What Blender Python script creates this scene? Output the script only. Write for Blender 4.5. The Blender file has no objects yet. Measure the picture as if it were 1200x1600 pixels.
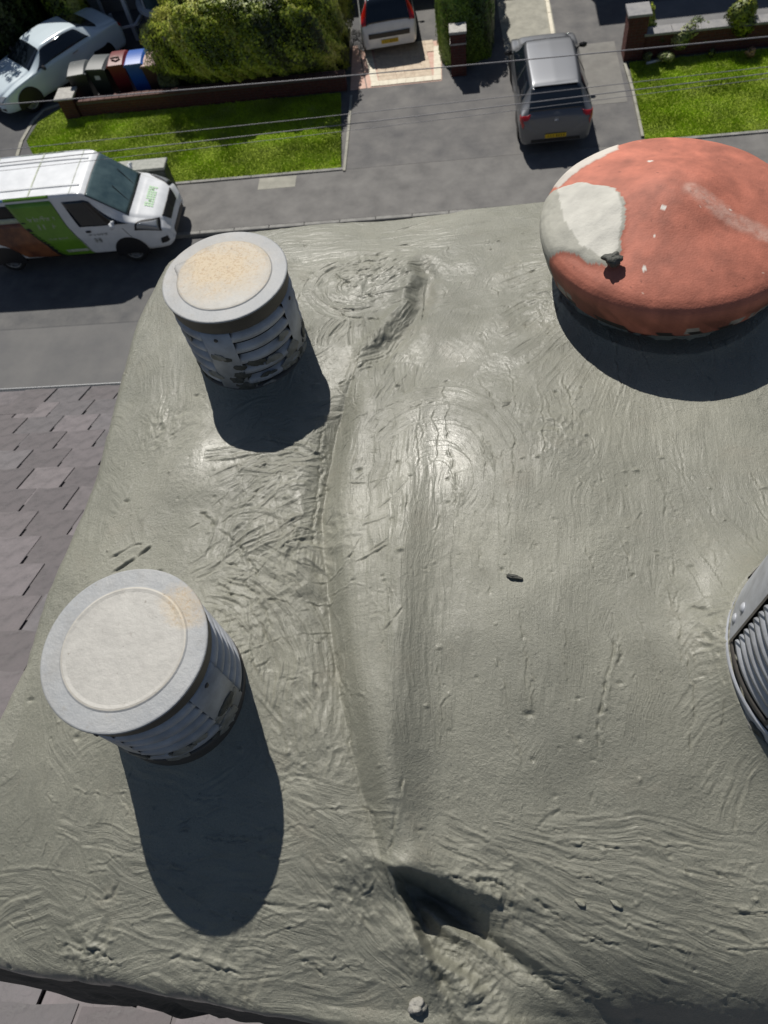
import bpy, math, random
import numpy as np
from mathutils import Vector, Matrix
random.seed(7); RNG = np.random.default_rng(11)
R_ = math.radians
scene = bpy.context.scene
C = scene.collection

# ------------------------------------------------------------------ camera, sky, sun, exposure
CAM_Z = 12.2
FPX = 1150.0                                   # focal length in photo pixels (photo 1200 x 1600)
dn = np.array([160.0, -660.0, -FPX]); dn /= np.linalg.norm(dn)
_p = np.array([-200.0, 520.0, -FPX]); _q = _p + np.array([100.0, 8.8, 0.0])
xa = np.cross(np.cross(_p, _q), dn); xa /= np.linalg.norm(xa)
if xa[0] < 0: xa = -xa
ya = np.cross(-dn, xa)
cam_d = bpy.data.cameras.new('camera'); cam = bpy.data.objects.new('camera', cam_d); C.objects.link(cam)
m3 = Matrix((tuple(xa), tuple(ya), tuple(-dn)))
cam.matrix_world = Matrix.Translation((0, 0, CAM_Z)) @ m3.to_4x4()
cam_d.sensor_fit = 'VERTICAL'; cam_d.sensor_height = 24; cam_d.sensor_width = 18
cam_d.lens = 24 * FPX / 1600; cam_d.clip_start = .05; cam_d.clip_end = 500
cam_d.dof.use_dof = True; cam_d.dof.focus_distance = 1.25; cam_d.dof.aperture_fstop = 6.0
scene.camera = cam

def spot(px, py, z=0.0):
    """point of the place at height z seen at photo position px, py"""
    r = np.array([px - 600.0, -(py - 800.0), -FPX]); t = (CAM_Z - z) / (r @ dn); v = r * t
    return float(v @ xa), float(v @ ya)

SUN_EL = R_(52); sun_to = Vector((-.35, .937, 0)).normalized() * math.cos(SUN_EL) + Vector((0, 0, math.sin(SUN_EL)))
w = bpy.data.worlds.new('World'); scene.world = w; w.use_nodes = True
nt = w.node_tree; bg = nt.nodes['Background']
sky = nt.nodes.new('ShaderNodeTexSky'); sky.sky_type = 'NISHITA'; sky.sun_disc = False
sky.sun_elevation = SUN_EL; sky.sun_rotation = math.atan2(sun_to.x, sun_to.y); sky.dust_density = .6; sky.air_density = .9
nt.links.new(sky.outputs[0], bg.inputs[0]); bg.inputs[1].default_value = .05
sl = bpy.data.lights.new('sun', 'SUN'); sl.energy = 4.9; sl.angle = R_(.53); sl.color = (1, .955, .88)
so = bpy.data.objects.new('sun', sl); C.objects.link(so); so.rotation_euler = sun_to.to_track_quat('Z', 'Y').to_euler(); so.location = (-5, 10, 30)
vs = scene.view_settings; vs.view_transform = 'Standard'; vs.look = 'None'; vs.gamma = 1; vs.use_curve_mapping = False; vs.exposure = 0.0

# ------------------------------------------------------------------ helpers
def tag(o, label=None, cat=None, group=None, kind=None):
    for k, v in (('label', label), ('category', cat), ('group', group), ('kind', kind)):
        if v: o[k] = v
    return o
def mesh_obj(name, verts, faces, mat=None, parent=None, smooth=False, mats=None, fmat=None):
    me = bpy.data.meshes.new(name); me.from_pydata([tuple(v) for v in verts], [], [tuple(f) for f in faces])
    for m in (mats or ([mat] if mat else [])): me.materials.append(m)
    if fmat is not None: me.polygons.foreach_set('material_index', fmat)
    if smooth: me.polygons.foreach_set('use_smooth', [True] * len(me.polygons))
    me.update(); o = bpy.data.objects.new(name, me); C.objects.link(o)
    if parent: o.parent = parent
    return o
def empty(name, loc=(0, 0, 0), rz=0, label=None, cat=None, group=None):
    o = bpy.data.objects.new(name, None); o.empty_display_size = .1; C.objects.link(o); o.location = loc; o.rotation_euler = (0, 0, rz)
    return tag(o, label, cat, group)
class MB:
    def __init__(s): s.v = []; s.f = []
    def add(s, vs_, fs_):
        n = len(s.v); s.v += [tuple(v) for v in vs_]; s.f += [tuple(i + n for i in f) for f in fs_]; return s
    def box(s, x0, x1, y0, y1, z0, z1):
        return s.add([(x0,y0,z0),(x1,y0,z0),(x1,y1,z0),(x0,y1,z0),(x0,y0,z1),(x1,y0,z1),(x1,y1,z1),(x0,y1,z1)],
                     [(0,3,2,1),(4,5,6,7),(0,1,5,4),(1,2,6,5),(2,3,7,6),(3,0,4,7)])
    def bbox(s, x0, x1, y0, y1, z0, z1, b=.01):
        """box with bevelled upper edges"""
        vs_ = []
        for (i, z) in ((0, z0), (0, z1 - b), (b, z1)):
            vs_ += [(x0+i,y0+i,z),(x1-i,y0+i,z),(x1-i,y1-i,z),(x0+i,y1-i,z)]
        fs_ = [(0,3,2,1),(8,9,10,11)]
        for k in (0, 4):
            for i in range(4): j = (i + 1) % 4; fs_.append((k+i, k+j, k+4+j, k+4+i))
        return s.add(vs_, fs_)
    def tube(s, pts, r, n=8, cap=True):
        pts = [Vector(p) for p in pts]; rr = r if isinstance(r, (list, tuple)) else [r] * len(pts); vs_ = []
        for i, p in enumerate(pts):
            d = (pts[min(i+1, len(pts)-1)] - pts[max(i-1, 0)]).normalized()
            a = d.orthogonal().normalized() if i == 0 else (a - d * a.dot(d)).normalized()
            b = d.cross(a)
            for k in range(n):
                t = 2 * math.pi * k / n; vs_.append(p + (a * math.cos(t) + b * math.sin(t)) * rr[i])
        fs_ = []
        for i in range(len(pts) - 1):
            for k in range(n): j = (k + 1) % n; fs_.append((i*n+k, i*n+j, (i+1)*n+j, (i+1)*n+k))
        if cap: fs_ += [tuple(range(n))[::-1], tuple((len(pts)-1)*n + k for k in range(n))]
        return s.add(vs_, fs_)
    def lathe(s, prof, n=64, c=(0, 0), a0=0, a1=2*math.pi):
        full = abs(a1 - a0 - 2*math.pi) < 1e-6; m = n if full else n + 1; vs_ = []
        for (r, z) in prof:
            for k in range(m):
                t = a0 + (a1 - a0) * k / n; vs_.append((c[0] + r*math.cos(t), c[1] + r*math.sin(t), z))
        fs_ = []
        for i in range(len(prof) - 1):
            for k in range(n):
                j = (k + 1) % m; fs_.append((i*m+k, i*m+j, (i+1)*m+j, (i+1)*m+k))
        return s.add(vs_, fs_)
    def build(s, name, mat=None, parent=None, smooth=False): return mesh_obj(name, s.v, s.f, mat, parent, smooth)

TAB = RNG.random((256, 256))
def vn(x, y, seed=0):
    x = np.asarray(x, float) + seed * 17.31; y = np.asarray(y, float) + seed * 5.77
    xi = np.floor(x).astype(np.int64); yi = np.floor(y).astype(np.int64); fx = x - xi; fy = y - yi
    fx = fx*fx*(3-2*fx); fy = fy*fy*(3-2*fy); g = lambda a, b: TAB[a & 255, b & 255]
    return (g(xi,yi)*(1-fx)+g(xi+1,yi)*fx)*(1-fy) + (g(xi,yi+1)*(1-fx)+g(xi+1,yi+1)*fx)*fy - .5
def fbm(x, y, o=4, seed=0, g=.5):
    r = 0; a = 1.0
    for i in range(o): r = r + a * vn(x * 2**i, y * 2**i, seed + i * 3); a *= g
    return r
def sstep(a, b, x): t = np.clip((x - a) / (b - a), 0, 1); return t*t*(3-2*t)

# ------------------------------------------------------------------ materials
def mat(name, col, rough=.6, metal=0, col2=None, nscale=8, detail=6, bump=0, bscale=60, spec=.5, coat=0, trans=0, rough2=None, ramp=(.35, .65), attr=None, obj=True):
    m = bpy.data.materials.new(name); m.use_nodes = True; t = m.node_tree; N = t.nodes; L = t.links; b = N['Principled BSDF']
    b.inputs['Base Color'].default_value = (*col, 1); b.inputs['Roughness'].default_value = rough; b.inputs['Metallic'].default_value = metal
    b.inputs['Specular IOR Level'].default_value = spec; b.inputs['Coat Weight'].default_value = coat; b.inputs['Coat Roughness'].default_value = .06
    b.inputs['Transmission Weight'].default_value = trans
    tc = N.new('ShaderNodeTexCoord'); out = tc.outputs['Object']
    if col2 is not None or rough2 is not None:
        nz = N.new('ShaderNodeTexNoise'); nz.inputs['Scale'].default_value = nscale; nz.inputs['Detail'].default_value = detail; nz.inputs['Roughness'].default_value = .62
        L.new(out, nz.inputs['Vector']); rp = N.new('ShaderNodeMapRange'); rp.inputs['From Min'].default_value = ramp[0]; rp.inputs['From Max'].default_value = ramp[1]
        L.new(nz.outputs['Fac'], rp.inputs['Value'])
        if col2 is not None:
            mx = N.new('ShaderNodeMix'); mx.data_type = 'RGBA'; mx.inputs['A'].default_value = (*col, 1); mx.inputs['B'].default_value = (*col2, 1)
            L.new(rp.outputs[0], mx.inputs['Factor']); L.new(mx.outputs['Result'], b.inputs['Base Color'])
        if rough2 is not None:
            mr = N.new('ShaderNodeMapRange'); mr.inputs['To Min'].default_value = rough; mr.inputs['To Max'].default_value = rough2
            L.new(rp.outputs[0], mr.inputs['Value']); L.new(mr.outputs[0], b.inputs['Roughness'])
    if attr:
        at = N.new('ShaderNodeAttribute'); at.attribute_name = attr
        src = b.inputs['Base Color'].links[0].from_socket if b.inputs['Base Color'].links else None
        mx = N.new('ShaderNodeMix'); mx.data_type = 'RGBA'; mx.blend_type = 'MULTIPLY'; mx.inputs['Factor'].default_value = 1
        if src: L.new(src, mx.inputs['A'])
        else: mx.inputs['A'].default_value = (*col, 1)
        L.new(at.outputs['Color'], mx.inputs['B']); L.new(mx.outputs['Result'], b.inputs['Base Color'])
    if bump:
        nb = N.new('ShaderNodeTexNoise'); nb.inputs['Scale'].default_value = bscale; nb.inputs['Detail'].default_value = 5; L.new(out, nb.inputs['Vector'])
        bp = N.new('ShaderNodeBump'); bp.inputs['Strength'].default_value = 1; bp.inputs['Distance'].default_value = bump
        L.new(nb.outputs['Fac'], bp.inputs['Height']); L.new(bp.outputs[0], b.inputs['Normal'])
    return m
M = {}
M['asphalt'] = mat('asphalt', (.075,.076,.08), .85, col2=(.13,.128,.125), nscale=2.3, detail=12, bump=.006, bscale=60, ramp=(.3,.7))
M['asphalt_dark'] = mat('asphalt_dark', (.06,.061,.066), .85, col2=(.09,.09,.092), nscale=2, bump=.004, bscale=90)
M['pavement'] = mat('pavement_tarmac', (.105,.102,.10), .85, col2=(.18,.175,.167), nscale=1.7, detail=12, bump=.006, bscale=60, ramp=(.3,.7))
M['drive'] = mat('drive_tarmac', (.08,.079,.082), .85, col2=(.155,.15,.144), nscale=1.5, detail=12, bump=.006, bscale=60, ramp=(.3,.7))
M['concrete'] = mat('pale_concrete', (.24,.235,.2), .85, col2=(.34,.33,.28), nscale=3, bump=.003, bscale=50)
M['kerb'] = mat('kerb_concrete', (.17,.168,.16), .85, col2=(.27,.265,.25), nscale=5, bump=.003)
M['beige'] = mat('beige_paving', (.46,.37,.28), .8, col2=(.62,.52,.4), nscale=6, bump=.004, bscale=30)
M['cream'] = mat('cream_sett', (.62,.57,.46), .8, col2=(.74,.69,.57), nscale=6)
M['pink'] = mat('pink_paving', (.5,.3,.24), .8, col2=(.6,.42,.34), nscale=8)
M['soil'] = mat('soil', (.05,.038,.026), .95, col2=(.09,.07,.05), nscale=12, bump=.01, bscale=30)
M['turf'] = mat('turf', (.15,.21,.008), .95, col2=(.21,.28,.014), nscale=2.2, bump=.03, bscale=40)
M['grass'] = mat('grass', (1,1,1), .6, attr='col')
M['leaf'] = mat('leaf', (1,1,1), .5, attr='col')
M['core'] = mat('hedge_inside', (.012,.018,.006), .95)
M['brick'] = mat('brick', (.10,.026,.02), .85, col2=(.055,.018,.015), nscale=9, bump=.003, bscale=60)
M['joint'] = mat('brick_joint', (.09,.08,.07), .95)
M['coping'] = mat('grey_coping', (.2,.2,.21), .8, col2=(.28,.275,.27), nscale=5, bump=.003)
M['stonecap'] = mat('stone_cap', (.32,.31,.29), .85, col2=(.45,.44,.41), nscale=12, bump=.006)
M['wire'] = mat('wire', (.22,.22,.235), .5)
M['tyre'] = mat('tyre', (.012,.012,.013), .8)
M['rim'] = mat('alloy_rim', (.35,.36,.38), .35, .7)
M['dark'] = mat('black_plastic', (.012,.012,.014), .45)
M['glass'] = mat('dark_glass', (.008,.012,.018), .05, spec=.8)
M['screen'] = mat('van_screen', (.03,.055,.062), .06, col2=(.07,.11,.115), nscale=2.3, spec=.8)
M['white'] = mat('white_paint', (.78,.80,.82), .25, coat=.6, col2=(.68,.7,.72), nscale=3)
M['grey_car'] = mat('grey_paint', (.165,.172,.186), .50, .8, coat=.4)
M['blue_white'] = mat('ice_paint', (.62,.72,.78), .25, coat=.8)
M['red_lamp'] = mat('red_lens', (.42,.008,.008), .15, coat=1)
M['lamp'] = mat('clear_lens', (.3,.32,.34), .1, .4)
M['yellow'] = mat('yellow_plate', (.62,.42,.02), .4)
M['ink'] = mat('plate_ink', (.03,.025,.01), .5)
M['lime'] = mat('lime_vinyl', (.15,.34,.02), .35, coat=.4, col2=(.11,.26,.015), nscale=2)
M['lime_pale'] = mat('pale_lime_print', (.45,.68,.42), .4)
M['blue_vinyl'] = mat('blue_vinyl', (.2,.42,.65), .4)
M['photo_print'] = mat('orange_print', (.3,.11,.04), .4, col2=(.1,.03,.015), nscale=2.4, coat=.3)
M['print_pale'] = mat('pale_print', (.36,.4,.3), .5, col2=(.5,.55,.42), nscale=14)
M['print_grey'] = mat('grey_print', (.12,.14,.13), .5)
M['bin_black'] = mat('bin_black', (.015,.018,.018), .5)
M['bin_green'] = mat('bin_dark_green', (.018,.028,.022), .5)
M['bin_lid'] = mat('bin_grey_lid', (.08,.09,.095), .4)
M['bin_red'] = mat('bin_maroon', (.13,.01,.014), .45)
M['bin_blue'] = mat('bin_blue', (.02,.1,.4), .4)
M['bin_brown'] = mat('bin_brown', (.06,.03,.02), .6)
M['pinklid'] = mat('pinkish_lid', (.38,.25,.22), .6)
M['cab'] = mat('cabinet_green', (.022,.034,.03), .5, col2=(.03,.04,.035), nscale=4)
M['cabtop'] = mat('cabinet_top', (.17,.18,.16), .6, col2=(.27,.28,.25), nscale=10)
M['upvc'] = mat('white_frame', (.5,.52,.56), .4)
M['panel'] = mat('grey_garage_panel', (.2,.2,.2), .7, col2=(.25,.245,.24), nscale=2)
M['render_wall'] = mat('house_wall', (.22,.2,.18), .9, col2=(.28,.25,.22), nscale=3)
M['rooftile'] = mat('far_roof', (.1,.085,.08), .85, col2=(.06,.055,.055), nscale=6)
M['terra'] = mat('terracotta_pot', (.5,.2,.1), .8)
M['bark'] = mat('bark', (.06,.045,.03), .95)
M['slate'] = mat('slate', (.078,.072,.074), .55, col2=(.158,.145,.147), nscale=11, detail=10, bump=.018, bscale=14, attr='col', rough2=.85, spec=.5, ramp=(.3,.7))
M['gutter'] = mat('gutter', (.34,.35,.36), .5)
M['lead'] = mat('lead_flashing', (.25,.28,.29), .5, .2, col2=(.4,.43,.44), nscale=14, bump=.004)

# wet cement
def mortar_mat():
    m = bpy.data.materials.new('wet_mortar'); m.use_nodes = True; t = m.node_tree; N = t.nodes; L = t.links; b = N['Principled BSDF']
    tc = N.new('ShaderNodeTexCoord'); O = tc.outputs['Object']
    def noise(sc, det=6, rg=.6, vec=O):
        n = N.new('ShaderNodeTexNoise'); n.inputs['Scale'].default_value = sc; n.inputs['Detail'].default_value = det; n.inputs['Roughness'].default_value = rg; L.new(vec, n.inputs['Vector']); return n.outputs['Fac']
    def rng(s, a, b_, c, d):
        r = N.new('ShaderNodeMapRange'); [setattr(r.inputs[k], 'default_value', v) for k, v in (('From Min',a),('From Max',b_),('To Min',c),('To Max',d))]; L.new(s, r.inputs['Value']); return r.outputs[0]
    def mix(f, A, B, bt='MIX'):
        x = N.new('ShaderNodeMix'); x.data_type = 'RGBA'; x.blend_type = bt
        for k, v in (('Factor', f), ('A', A), ('B', B)):
            if isinstance(v, (tuple, float)): x.inputs[k].default_value = v if isinstance(v, float) else (*v, 1)
            else: L.new(v, x.inputs[k])
        return x.outputs['Result']
    c = mix(rng(noise(3.2, 5), .35, .65, 0, 1), (.196,.197,.158), (.278,.276,.222))
    c = mix(rng(noise(9, 8, .7), .55, .75, 0, .5), c, (.26,.24,.185))
    c = mix(rng(noise(420, 3, .6), .3, .72, .0, .42), c, (.13,.13,.11))
    c = mix(rng(noise(150, 3, .6), .66, .74, 0, .6), c, (.06,.06,.052))
    L.new(c, b.inputs['Base Color'])
    wet = N.new('ShaderNodeAttribute'); wet.attribute_name = 'wet'
    r1 = rng(noise(5, 6, .65), .35, .65, .33, .50)
    sub = N.new('ShaderNodeMath'); sub.operation = 'MULTIPLY_ADD'; L.new(wet.outputs['Fac'], sub.inputs[0]); sub.inputs[1].default_value = -.06; L.new(r1, sub.inputs[2])
    L.new(sub.outputs[0], b.inputs['Roughness']); b.inputs['Specular IOR Level'].default_value = .5; b.inputs['Coat Roughness'].default_value = .27
    cw = N.new('ShaderNodeMath'); cw.operation = 'MULTIPLY'; L.new(rng(noise(7, 8, .7), .36, .60, .1, 1), cw.inputs[0]); L.new(wet.outputs['Fac'], cw.inputs[1]); L.new(cw.outputs[0], b.inputs['Coat Weight'])
    h1 = N.new('ShaderNodeMath'); h1.operation = 'MULTIPLY_ADD'; L.new(noise(230, 5, .75), h1.inputs[0]); h1.inputs[1].default_value = 1.0; h1.inputs[2].default_value = 0
    bp = N.new('ShaderNodeBump'); bp.inputs['Distance'].default_value = .0010; bp.inputs['Strength'].default_value = 1; L.new(h1.outputs[0], bp.inputs['Height'])
    bp.inputs['Distance'].default_value = .0020
    br = N.new('ShaderNodeAttribute'); br.attribute_name = 'brush'
    b2 = N.new('ShaderNodeBump'); b2.inputs['Distance'].default_value = .0026; L.new(noise(1.0, 4, .65, br.outputs['Vector']), b2.inputs['Height']); ba = N.new('ShaderNodeAttribute'); ba.attribute_name = 'brush_depth'; L.new(ba.outputs['Fac'], b2.inputs['Strength']); L.new(b2.outputs[0], bp.inputs['Normal']); L.new(bp.outputs[0], b.inputs['Normal']); 
    b3 = N.new('ShaderNodeBump'); b3.inputs["Distance"].default_value = .0006; cm = N.new('ShaderNodeMath'); cm.operation = 'MULTIPLY_ADD'; L.new(noise(160, 5, .75), cm.inputs[0]); cm.inputs[1].default_value = 1.0; L.new(noise(1.0, 3, .6, br.outputs['Vector']), cm.inputs[2]); L.new(cm.outputs[0], b3.inputs['Height']); L.new(b3.outputs[0], b.inputs['Coat Normal'])
    return m
M['mortar'] = mortar_mat()
M['mortar_dry'] = mat('dry_mortar_smear', (.33,.32,.29), .85, col2=(.2,.195,.17), nscale=40, bump=.0015, bscale=300)
M['mortar_dark'] = mat('dark_mortar_lump', (.05,.052,.045), .7, col2=(.1,.1,.085), nscale=70, bump=.002, bscale=200)
M['alu'] = mat('weathered_aluminium', (.46,.48,.52), .5, .15, col2=(.30,.31,.33), nscale=18, bump=.0004, bscale=220)
M['alu_dirty'] = mat('grimy_aluminium', (.10,.09,.08), .6, .2, col2=(.07,.065,.06), nscale=22, bump=.0005, bscale=260)

# ------------------------------------------------------------------ mortar flaunching on the chimney (height field about z = 11.08)
MZ = CAM_Z - 1.12
def mp(px, py): return spot(px, py, MZ)
X0, X1, Y0, Y1 = -.96, 1.08, -.175, 1.50; STEP = .0018
gx = np.arange(X0, X1, STEP); gy = np.arange(Y0, Y1, STEP); GX, GY = np.meshgrid(gx, gy)
POTS = [(-.448, 1.055, .108), (-.488, .331, .108), (.391, 1.150, .21), (.545, .352, .19)]
def base_height(X, Y):
    z = .030 * X - .15 * np.clip((.42 - Y) / .52, 0, 1) ** 1.7
    z = z - .06 * np.clip((-.52 - X) / .28, 0, 1) ** 1.5 - .035 * np.clip((Y - 1.2) / .28, 0, 1) ** 1.5 - .09 * np.clip((X - .7) / .38, 0, 1) ** 1.5
    z = z - .085 * np.clip((.01 - Y) / .13, 0, 1)**2.4 * sstep(-.05, .25, X)
    for (cx, cy, r) in POTS:
        d = np.hypot(X - cx, Y - cy) - r
        z = z + (.034 if r == .19 else .016) * np.exp(-np.clip(d, 0, 9) / .030)
    return z
def seg_dist(X, Y, pts):
    """nearest distance to a polyline: |d|, signed side, arc length"""
    best = np.full(X.shape, 1e9); side = np.zeros(X.shape); arc = np.zeros(X.shape); acc = 0
    for (ax, ay), (bx, by) in zip(pts[:-1], pts[1:]):
        dx, dy = bx-ax, by-ay; l = math.hypot(dx, dy); t = np.clip(((X-ax)*dx + (Y-ay)*dy) / (l*l), 0, 1)
        ex, ey = X-(ax+t*dx), Y-(ay+t*dy); d = np.hypot(ex, ey); m_ = d < best
        best = np.where(m_, d, best); side = np.where(m_, np.sign(dx*ey - dy*ex), side); arc = np.where(m_, acc + t*l, arc); acc += l
    return best, side, arc, acc
wx = .02 * fbm(GX*6, GY*6, 3, 1); wy = .02 * fbm(GX*6, GY*6, 3, 5)
Z = base_height(GX, GY) + .010 * fbm(GX*5, GY*5, 3, 9)
PX = lambda L_: [mp(*p) for p in L_]
sx_, sy_ = mp(820, 740); Z += .030 * np.exp(-(((GX-sx_)/.17)**2 + ((GY-sy_)/.26)**2))
# long raised spine with a furrow on its left
sp = PX([(655,520),(640,640),(632,800),(628,950),(618,1100),(606,1240),(597,1350)])
d, s_, a, l = seg_dist(GX + wx*.4, GY, sp); endf = sstep(0, .15, a)
Z += (.010 + .022*sstep(.2, .75, a)) * np.exp(-(d/(.075 - .025*np.tanh(s_*d/.02)*sstep(0, .08, l-a)))**2) * sstep(-.05, .01, GY - sp[-1][1])
Z += .004 * np.exp(-(d/.016)**2) * sstep(.2, .5, a)
fu = PX([(548,590),(520,660),(500,800),(505,930),(528,1060),(556,1200),(585,1330)])
d, s_, a, l = seg_dist(GX + wx*.5, GY, fu)
Z += -.024 * np.exp(-(d/.030)**2) * sstep(0, .12, a) - .004 * np.exp(-(d/.006)**2)
Z += .012 * np.exp(-((d-.04)/.03)**2) * (s_ > 0) * .6
# ridge far left of centre, curling down from the far edge
cu = PX([(640,392),(655,430),(640,480),(600,530),(556,580)])
d, s_, a, l = seg_dist(GX + wx*.5, GY + wy*.5, cu)
sg_ = d*s_ + .010*fbm(GX*25, GY*25, 3, 23); Z += (-.013 * np.exp(-((sg_-.02)/.022)**2) + .010 * np.exp(-((sg_+.016)/.016)**2)) * sstep(-.0, .06, a) * sstep(0, .08, l-a)
# pushed-up rim around the far pot and near pot
# scoop with a sharp torn edge below the end of the spine
ax_, ay_ = mp(598, 1348); bx_, by_ = mp(800, 1402); cx_, cy_ = mp(648, 1488)
def half(X, Y, p, q):
    dx, dy = q[0]-p[0], q[1]-p[1]; l = math.hypot(dx, dy); return (dx*(Y-p[1]) - dy*(X-p[0])) / l
jx = .006 * fbm(GX*45, GY*45, 3, 31)
d1 = -half(GX, GY, (ax_, ay_), (bx_, by_)) + jx; d2 = half(GX, GY, (ax_, ay_), (cx_, cy_)) + jx
sc = np.clip(d1/(.010 + .45*np.clip(d2, 0, 1)**1.2), 0, 1) * sstep(0, .012, d2)
ca_, sa_ = math.cos(R_(-32)), math.sin(R_(-32)); lx_ = (GX-ax_)*ca_ + (GY-ay_)*sa_; ly_ = -(GX-ax_)*sa_ + (GY-ay_)*ca_; FG = vn(ly_*60 + .6*vn(GX*20, GY*20, 82), lx_*7, 81)*sstep(.02, .07, lx_)
Z -= .066 * sc * np.exp(-(np.clip(d1, 0, 9)/.13)**2) * np.exp(-(np.clip(d2, 0, 9)/.14)**2) * (1 + 1.3*FG)
Z += .016 * np.exp(-(np.clip(np.abs(d1), 0, 9)/.03)**2) * (1 - sstep(-.004, .012, d1)) * sstep(-.05, .02, d2) * np.exp(-(np.clip(d2, 0, 9)/.10)**2)
# rubble ridge running to the near edge
rr = PX([(640,1470),(690,1530),(760,1600),(820,1660)])
d, s_, a, l = seg_dist(GX + jx*2, GY, rr)
Z += .020 * np.exp(-(d/.03)**2) * (1 + .6*fbm(GX*38+wx*80, GY*38, 4, 41))

# --- trowel and brush work: strokes laid one over another
D_ = .0020 * fbm(GX*22 + wx*60, GY*22, 4, 51) + .0006 * fbm(GX*130, GY*130, 3, 61)
WET = .5 + fbm(GX*4, GY*4, 4, 71)
BR = np.stack([GX*180, GY*180, 0*GX], -1); BA = np.full(GX.shape, .5)
def stroke(pts, w_, amp=.0022, lam=.006, lip=.0022, dz=0.0, fade=.03, seed=0, keep=.25, rag=.5):
    global D_, WET
    xs = [p[0] for p in pts]; ys = [p[1] for p in pts]; pad = w_ * 1.6 + .01
    i0, i1 = np.searchsorted(gx, [min(xs)-pad, max(xs)+pad]); j0, j1 = np.searchsorted(gy, [min(ys)-pad, max(ys)+pad])
    if i1 - i0 < 3 or j1 - j0 < 3: return
    X = GX[j0:j1, i0:i1]; Y = GY[j0:j1, i0:i1]
    wob = .25 * w_ * vn(X*18, Y*18, seed+3) + .12 * w_ * vn(X*60, Y*60, seed+4)
    Xw = X + .55*wx[j0:j1, i0:i1] + .012*vn(X*22, Y*22, seed+31); Yw = Y + .55*wy[j0:j1, i0:i1] + .012*vn(X*22, Y*22, seed+37)
    d, s, a, l = seg_dist(Xw, Yw, pts); v = s * d; e = np.abs(v + wob) / w_; lip = lip*.8; calm = 1 - .5*sstep(-.12, .02, X)*sstep(.12, .22, Y); lip = lip*calm; amp = amp * calm * .8 * (.45 + 1.2*np.clip(.5 + 1.3*vn(X*14, Y*14, seed+41), 0, 1))
    m_ = (1 - sstep(.86, 1.0, e)) * sstep(0, fade, a + wob*rag*3) * sstep(0, fade, l - a + wob*rag*3)
    g = .7 * vn(v/lam, a/(lam*9), seed) + .6 * vn(v/(lam*.5), a/(lam*7), seed+7) + .6 * vn(v/(lam*3.1), a/(lam*12), seed+9) + .35*vn(a/.012, v/.012, seed+11)
    g = np.where(g > .1, .1 + (g-.1)*1.5, g)
    sub = D_[j0:j1, i0:i1]; hb = m_ > .35; ba_ = BA[j0:j1, i0:i1]; BA[j0:j1, i0:i1] = np.where(hb, np.clip((m_-.38)/.5, 0, 1)*(.5 + vn(X*23, Y*23, seed+21)), ba_*np.clip(1-m_/.3, 0, 1)); bs_ = BR[j0:j1, i0:i1]; bs_[hb] = np.stack([(v + .15*wob)*430, a*26, 0*v + seed*3.7], -1)[hb]
    D_[j0:j1, i0:i1] = sub * (1 - m_*(1-keep)) + m_ * (amp * g + dz * (1 - np.clip(e, 0, 1)**2)) + lip * np.exp(-((e-.98)/.09)**2) * sstep(0, fade, a) * sstep(0, fade, l-a) * (vn(a*60, v*10, seed+12) + .35)
    WET[j0:j1, i0:i1] = WET[j0:j1, i0:i1] * (1-m_*.6) + m_ * .6 * (.5 + 1.0 * (TAB[seed & 255, 7] - .5))
def arc_pts(cx, cy, r, a0, a1, n=10, sq=1.0): return [(cx + r*math.cos(a0+(a1-a0)*i/n), cy + sq*r*math.sin(a0+(a1-a0)*i/n)) for i in range(n+1)]
rnd = random.Random(5)
def region(poly, ang, spread, n, L_, W_, **k):
    """n strokes inside a box of the mortar, lying about one direction"""
    (xa0, ya0), (xa1, ya1) = poly
    for i in range(n):
        cx, cy = rnd.uniform(xa0, xa1), rnd.uniform(ya0, ya1); an = R_(ang + rnd.gauss(0, spread)); l = rnd.uniform(*L_); w_ = rnd.uniform(*W_); bend = rnd.gauss(0, .35)
        pts = []; x, y = cx - math.cos(an)*l/2, cy - math.sin(an)*l/2
        for k_ in range(7):
            pts.append((x, y)); x += math.cos(an + bend*(k_-3)/3) * l/6; y += math.sin(an + bend*(k_-3)/3) * l/6
        stroke(pts, w_, seed=rnd.randrange(1, 200), fade=l*.12, **k)
region(((-.8, -.1), (1.1, 1.42)), 80, 40, 70, (.15, .4), (.02, .05), amp=.0012, lip=.001, keep=.5)
region(((-.78, .6), (-.55, 1.4)), 100, 15, 16, (.12, .3), (.02, .04), amp=.0010, lip=.0008, keep=.4)
region(((-.78, -.1), (-.55, .5)), 95, 18, 16, (.1, .25), (.02, .04), amp=.0014, lip=.0012, keep=.4)
region(((.0, .35), (.45, .9)), 88, 10, 34, (.18, .4), (.015, .045), amp=.0014, lip=.0011, keep=.4)
region(((.0, .35), (.9, 1.4)), 75, 30, 22, (.1, .3), (.02, .04), amp=.0012, lip=.0012, keep=.4)
region(((-.42, -.08), (-.15, .2)), -8, 14, 22, (.12, .3), (.015, .04), amp=.0018, lip=.0014, keep=.3)
region(((-.78, -.11), (-.3, .05)), -6, 14, 20, (.12, .3), (.012, .035), amp=.0022, lip=.0018, keep=.3)
region(((-.45, .3), (-.2, .62)), 110, 28, 30, (.06, .16), (.012, .03), amp=.0030, lip=.0028, keep=.4)
region(((-.45, .55), (-.22, .85)), 25, 35, 34, (.06, .16), (.01, .026), amp=.0034, lip=.0034, keep=.5)
region(((-.5, .72), (-.25, .9)), 5, 14, 16, (.08, .16), (.01, .024), amp=.003, lip=.003, keep=.4)
region(((-.32, 1.12), (-.1, 1.38)), 10, 28, 20, (.08, .18), (.012, .03), amp=.003, lip=.003, keep=.5)
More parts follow.
